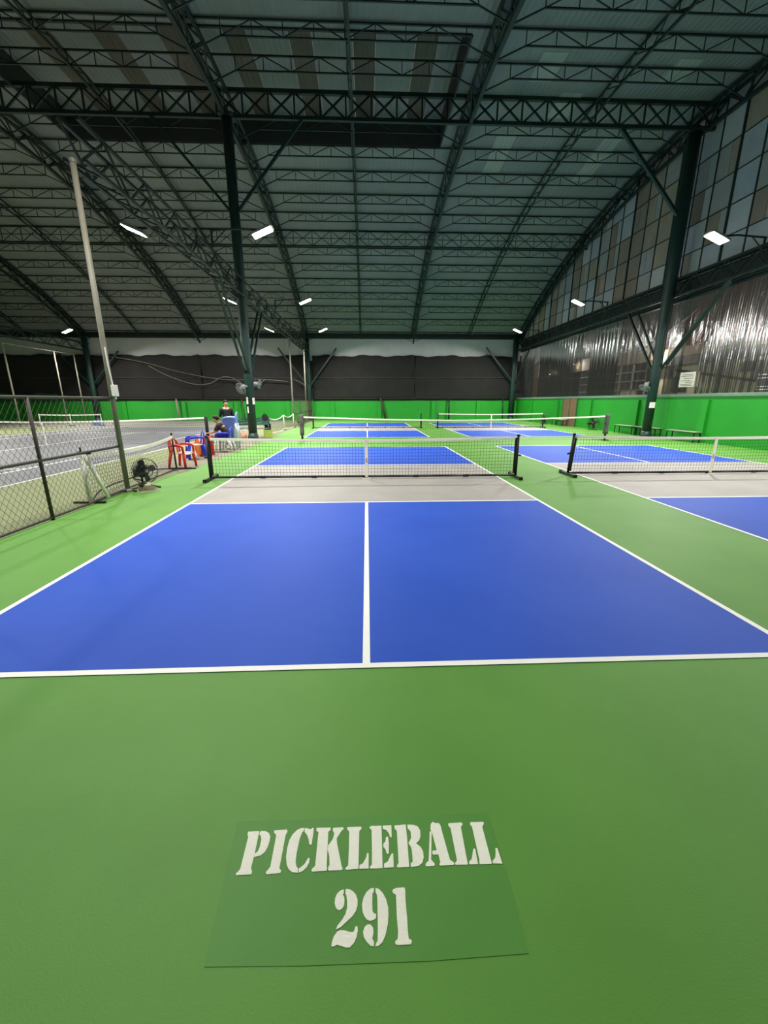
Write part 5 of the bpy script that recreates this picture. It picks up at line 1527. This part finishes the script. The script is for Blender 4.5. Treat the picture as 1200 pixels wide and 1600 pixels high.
for L_ in 'LR':
    for k in ('hip', 'knee', 'ank'):
        tn[L_ + k] = g(L_ + k, 0.018)
    te += [('pelvis', L_ + 'hip'), (L_ + 'hip', L_ + 'knee'), (L_ + 'knee', L_ + 'ank')]
skin_mesh('trousers', tn, te, TROUSER, ps_, 'pelvis')
for s in (-1, 1):
    MB().ellipsoid((s * 0.132, 0.07, 0.045), (0.056, 0.15, 0.05), 12, 8).build('shoe', BLACK, ps_, smooth=True)
MB().add([(-0.035, 0.112, 1.44), (0.035, 0.112, 1.44), (0.0, 0.158, 1.35), (-0.035, 0.08, 1.44), (0.035, 0.08, 1.44), (0.0, 0.12, 1.35)], [(0, 1, 2), (5, 4, 3), (0, 3, 4, 1), (1, 4, 5, 2), (2, 5, 3, 0)]).build('open_neckline', SKIN, ps_)
head_details(ps_, n0, u_, f_)

# person seated on the blue chair, facing left, bending over the knees
pt = thing('person', 'person with dark hair seated on the blue chair, leaning forward', 'person', (-4.93, 5.53, 0.0027), R_(95))
nd = {'pelvis': ((0, -0.08, 0.53), (0.15, 0.11)), 'waist': ((0, -0.06, 0.67), (0.13, 0.1)), 'chest': ((0, 0.04, 0.84), (0.15, 0.11)), 'collar': ((0, 0.13, 0.94), (0.085, 0.07)), 'neck': ((0, 0.17, 0.98), 0.048)}
ed = [('pelvis', 'waist'), ('waist', 'chest'), ('chest', 'collar'), ('collar', 'neck')]
n0, u_, f_ = head_nodes(nd, ed, (0, 0.18, 0.99), (0, 0.35, 1), (0, 1, -0.35))
for s in (-1, 1):
    L_ = 'L' if s < 0 else 'R'
    nd[L_ + 'sho'] = ((s * 0.17, 0.11, 0.91), 0.058)
    nd[L_ + 'elb'] = ((s * 0.2, 0.26, 0.68), 0.042)
    nd[L_ + 'wrist'] = ((s * 0.1, 0.46, 0.64), 0.028)
    ed += [('collar', L_ + 'sho'), (L_ + 'sho', L_ + 'elb'), (L_ + 'elb', L_ + 'wrist')]
    hand_nodes(nd, ed, L_, (s * 0.1, 0.46, 0.64), (-s * 0.4, 0.8, -0.1), (s * 0.8, 0.4, 0))
    nd[L_ + 'hip'] = ((s * 0.09, 0.02, 0.53), 0.082)
    nd[L_ + 'knee'] = ((s * 0.12, 0.42, 0.53), 0.058)
    nd[L_ + 'ank'] = ((s * 0.13, 0.46, 0.09), 0.036)
    nd[L_ + 'ball'] = ((s * 0.135, 0.57, 0.035), (0.04, 0.03))
    nd[L_ + 'toe'] = ((s * 0.14, 0.64, 0.03), (0.034, 0.022))
    ed += [('pelvis', L_ + 'hip'), (L_ + 'hip', L_ + 'knee'), (L_ + 'knee', L_ + 'ank'), (L_ + 'ank', L_ + 'ball'), (L_ + 'ball', L_ + 'toe')]
skin_mesh('body', nd, ed, SKIN, pt, 'pelvis')
sn = {k: g(k, 0.018) for k in ('pelvis', 'waist', 'chest', 'collar', 'Lsho', 'Rsho')}
for L_ in 'LR':
    a, b = Vector(nd[L_ + 'sho'][0]), Vector(nd[L_ + 'elb'][0])
    sn[L_ + 'slv'] = (tuple(a + (b - a) * 0.9), (0.056, 0.056))
skin_mesh('top', sn, [('pelvis', 'waist'), ('waist', 'chest'), ('chest', 'collar'), ('collar', 'Lsho'), ('collar', 'Rsho'), ('Lsho', 'Lslv'), ('Rsho', 'Rslv')], BROWN_TOP, pt, 'pelvis')
tn = {'pelvis': ((0, -0.06, 0.52), (0.165, 0.12))}
te = []
for L_ in 'LR':
    tn[L_ + 'hip'] = g(L_ + 'hip', 0.018)
    a, b = Vector(nd[L_ + 'hip'][0]), Vector(nd[L_ + 'knee'][0])
    tn[L_ + 'hem'] = (tuple(a + (b - a) * 0.7), (0.085, 0.085))
    te += [('pelvis', L_ + 'hip'), (L_ + 'hip', L_ + 'hem')]
skin_mesh('shorts', tn, te, SHORTS, pt, 'pelvis')
for s in (-1, 1):
    MB().ellipsoid((s * 0.134, 0.54, 0.045), (0.054, 0.14, 0.05), 12, 8).build('shoe', PAPER, pt, smooth=True)
head_details(pt, n0, u_, f_)
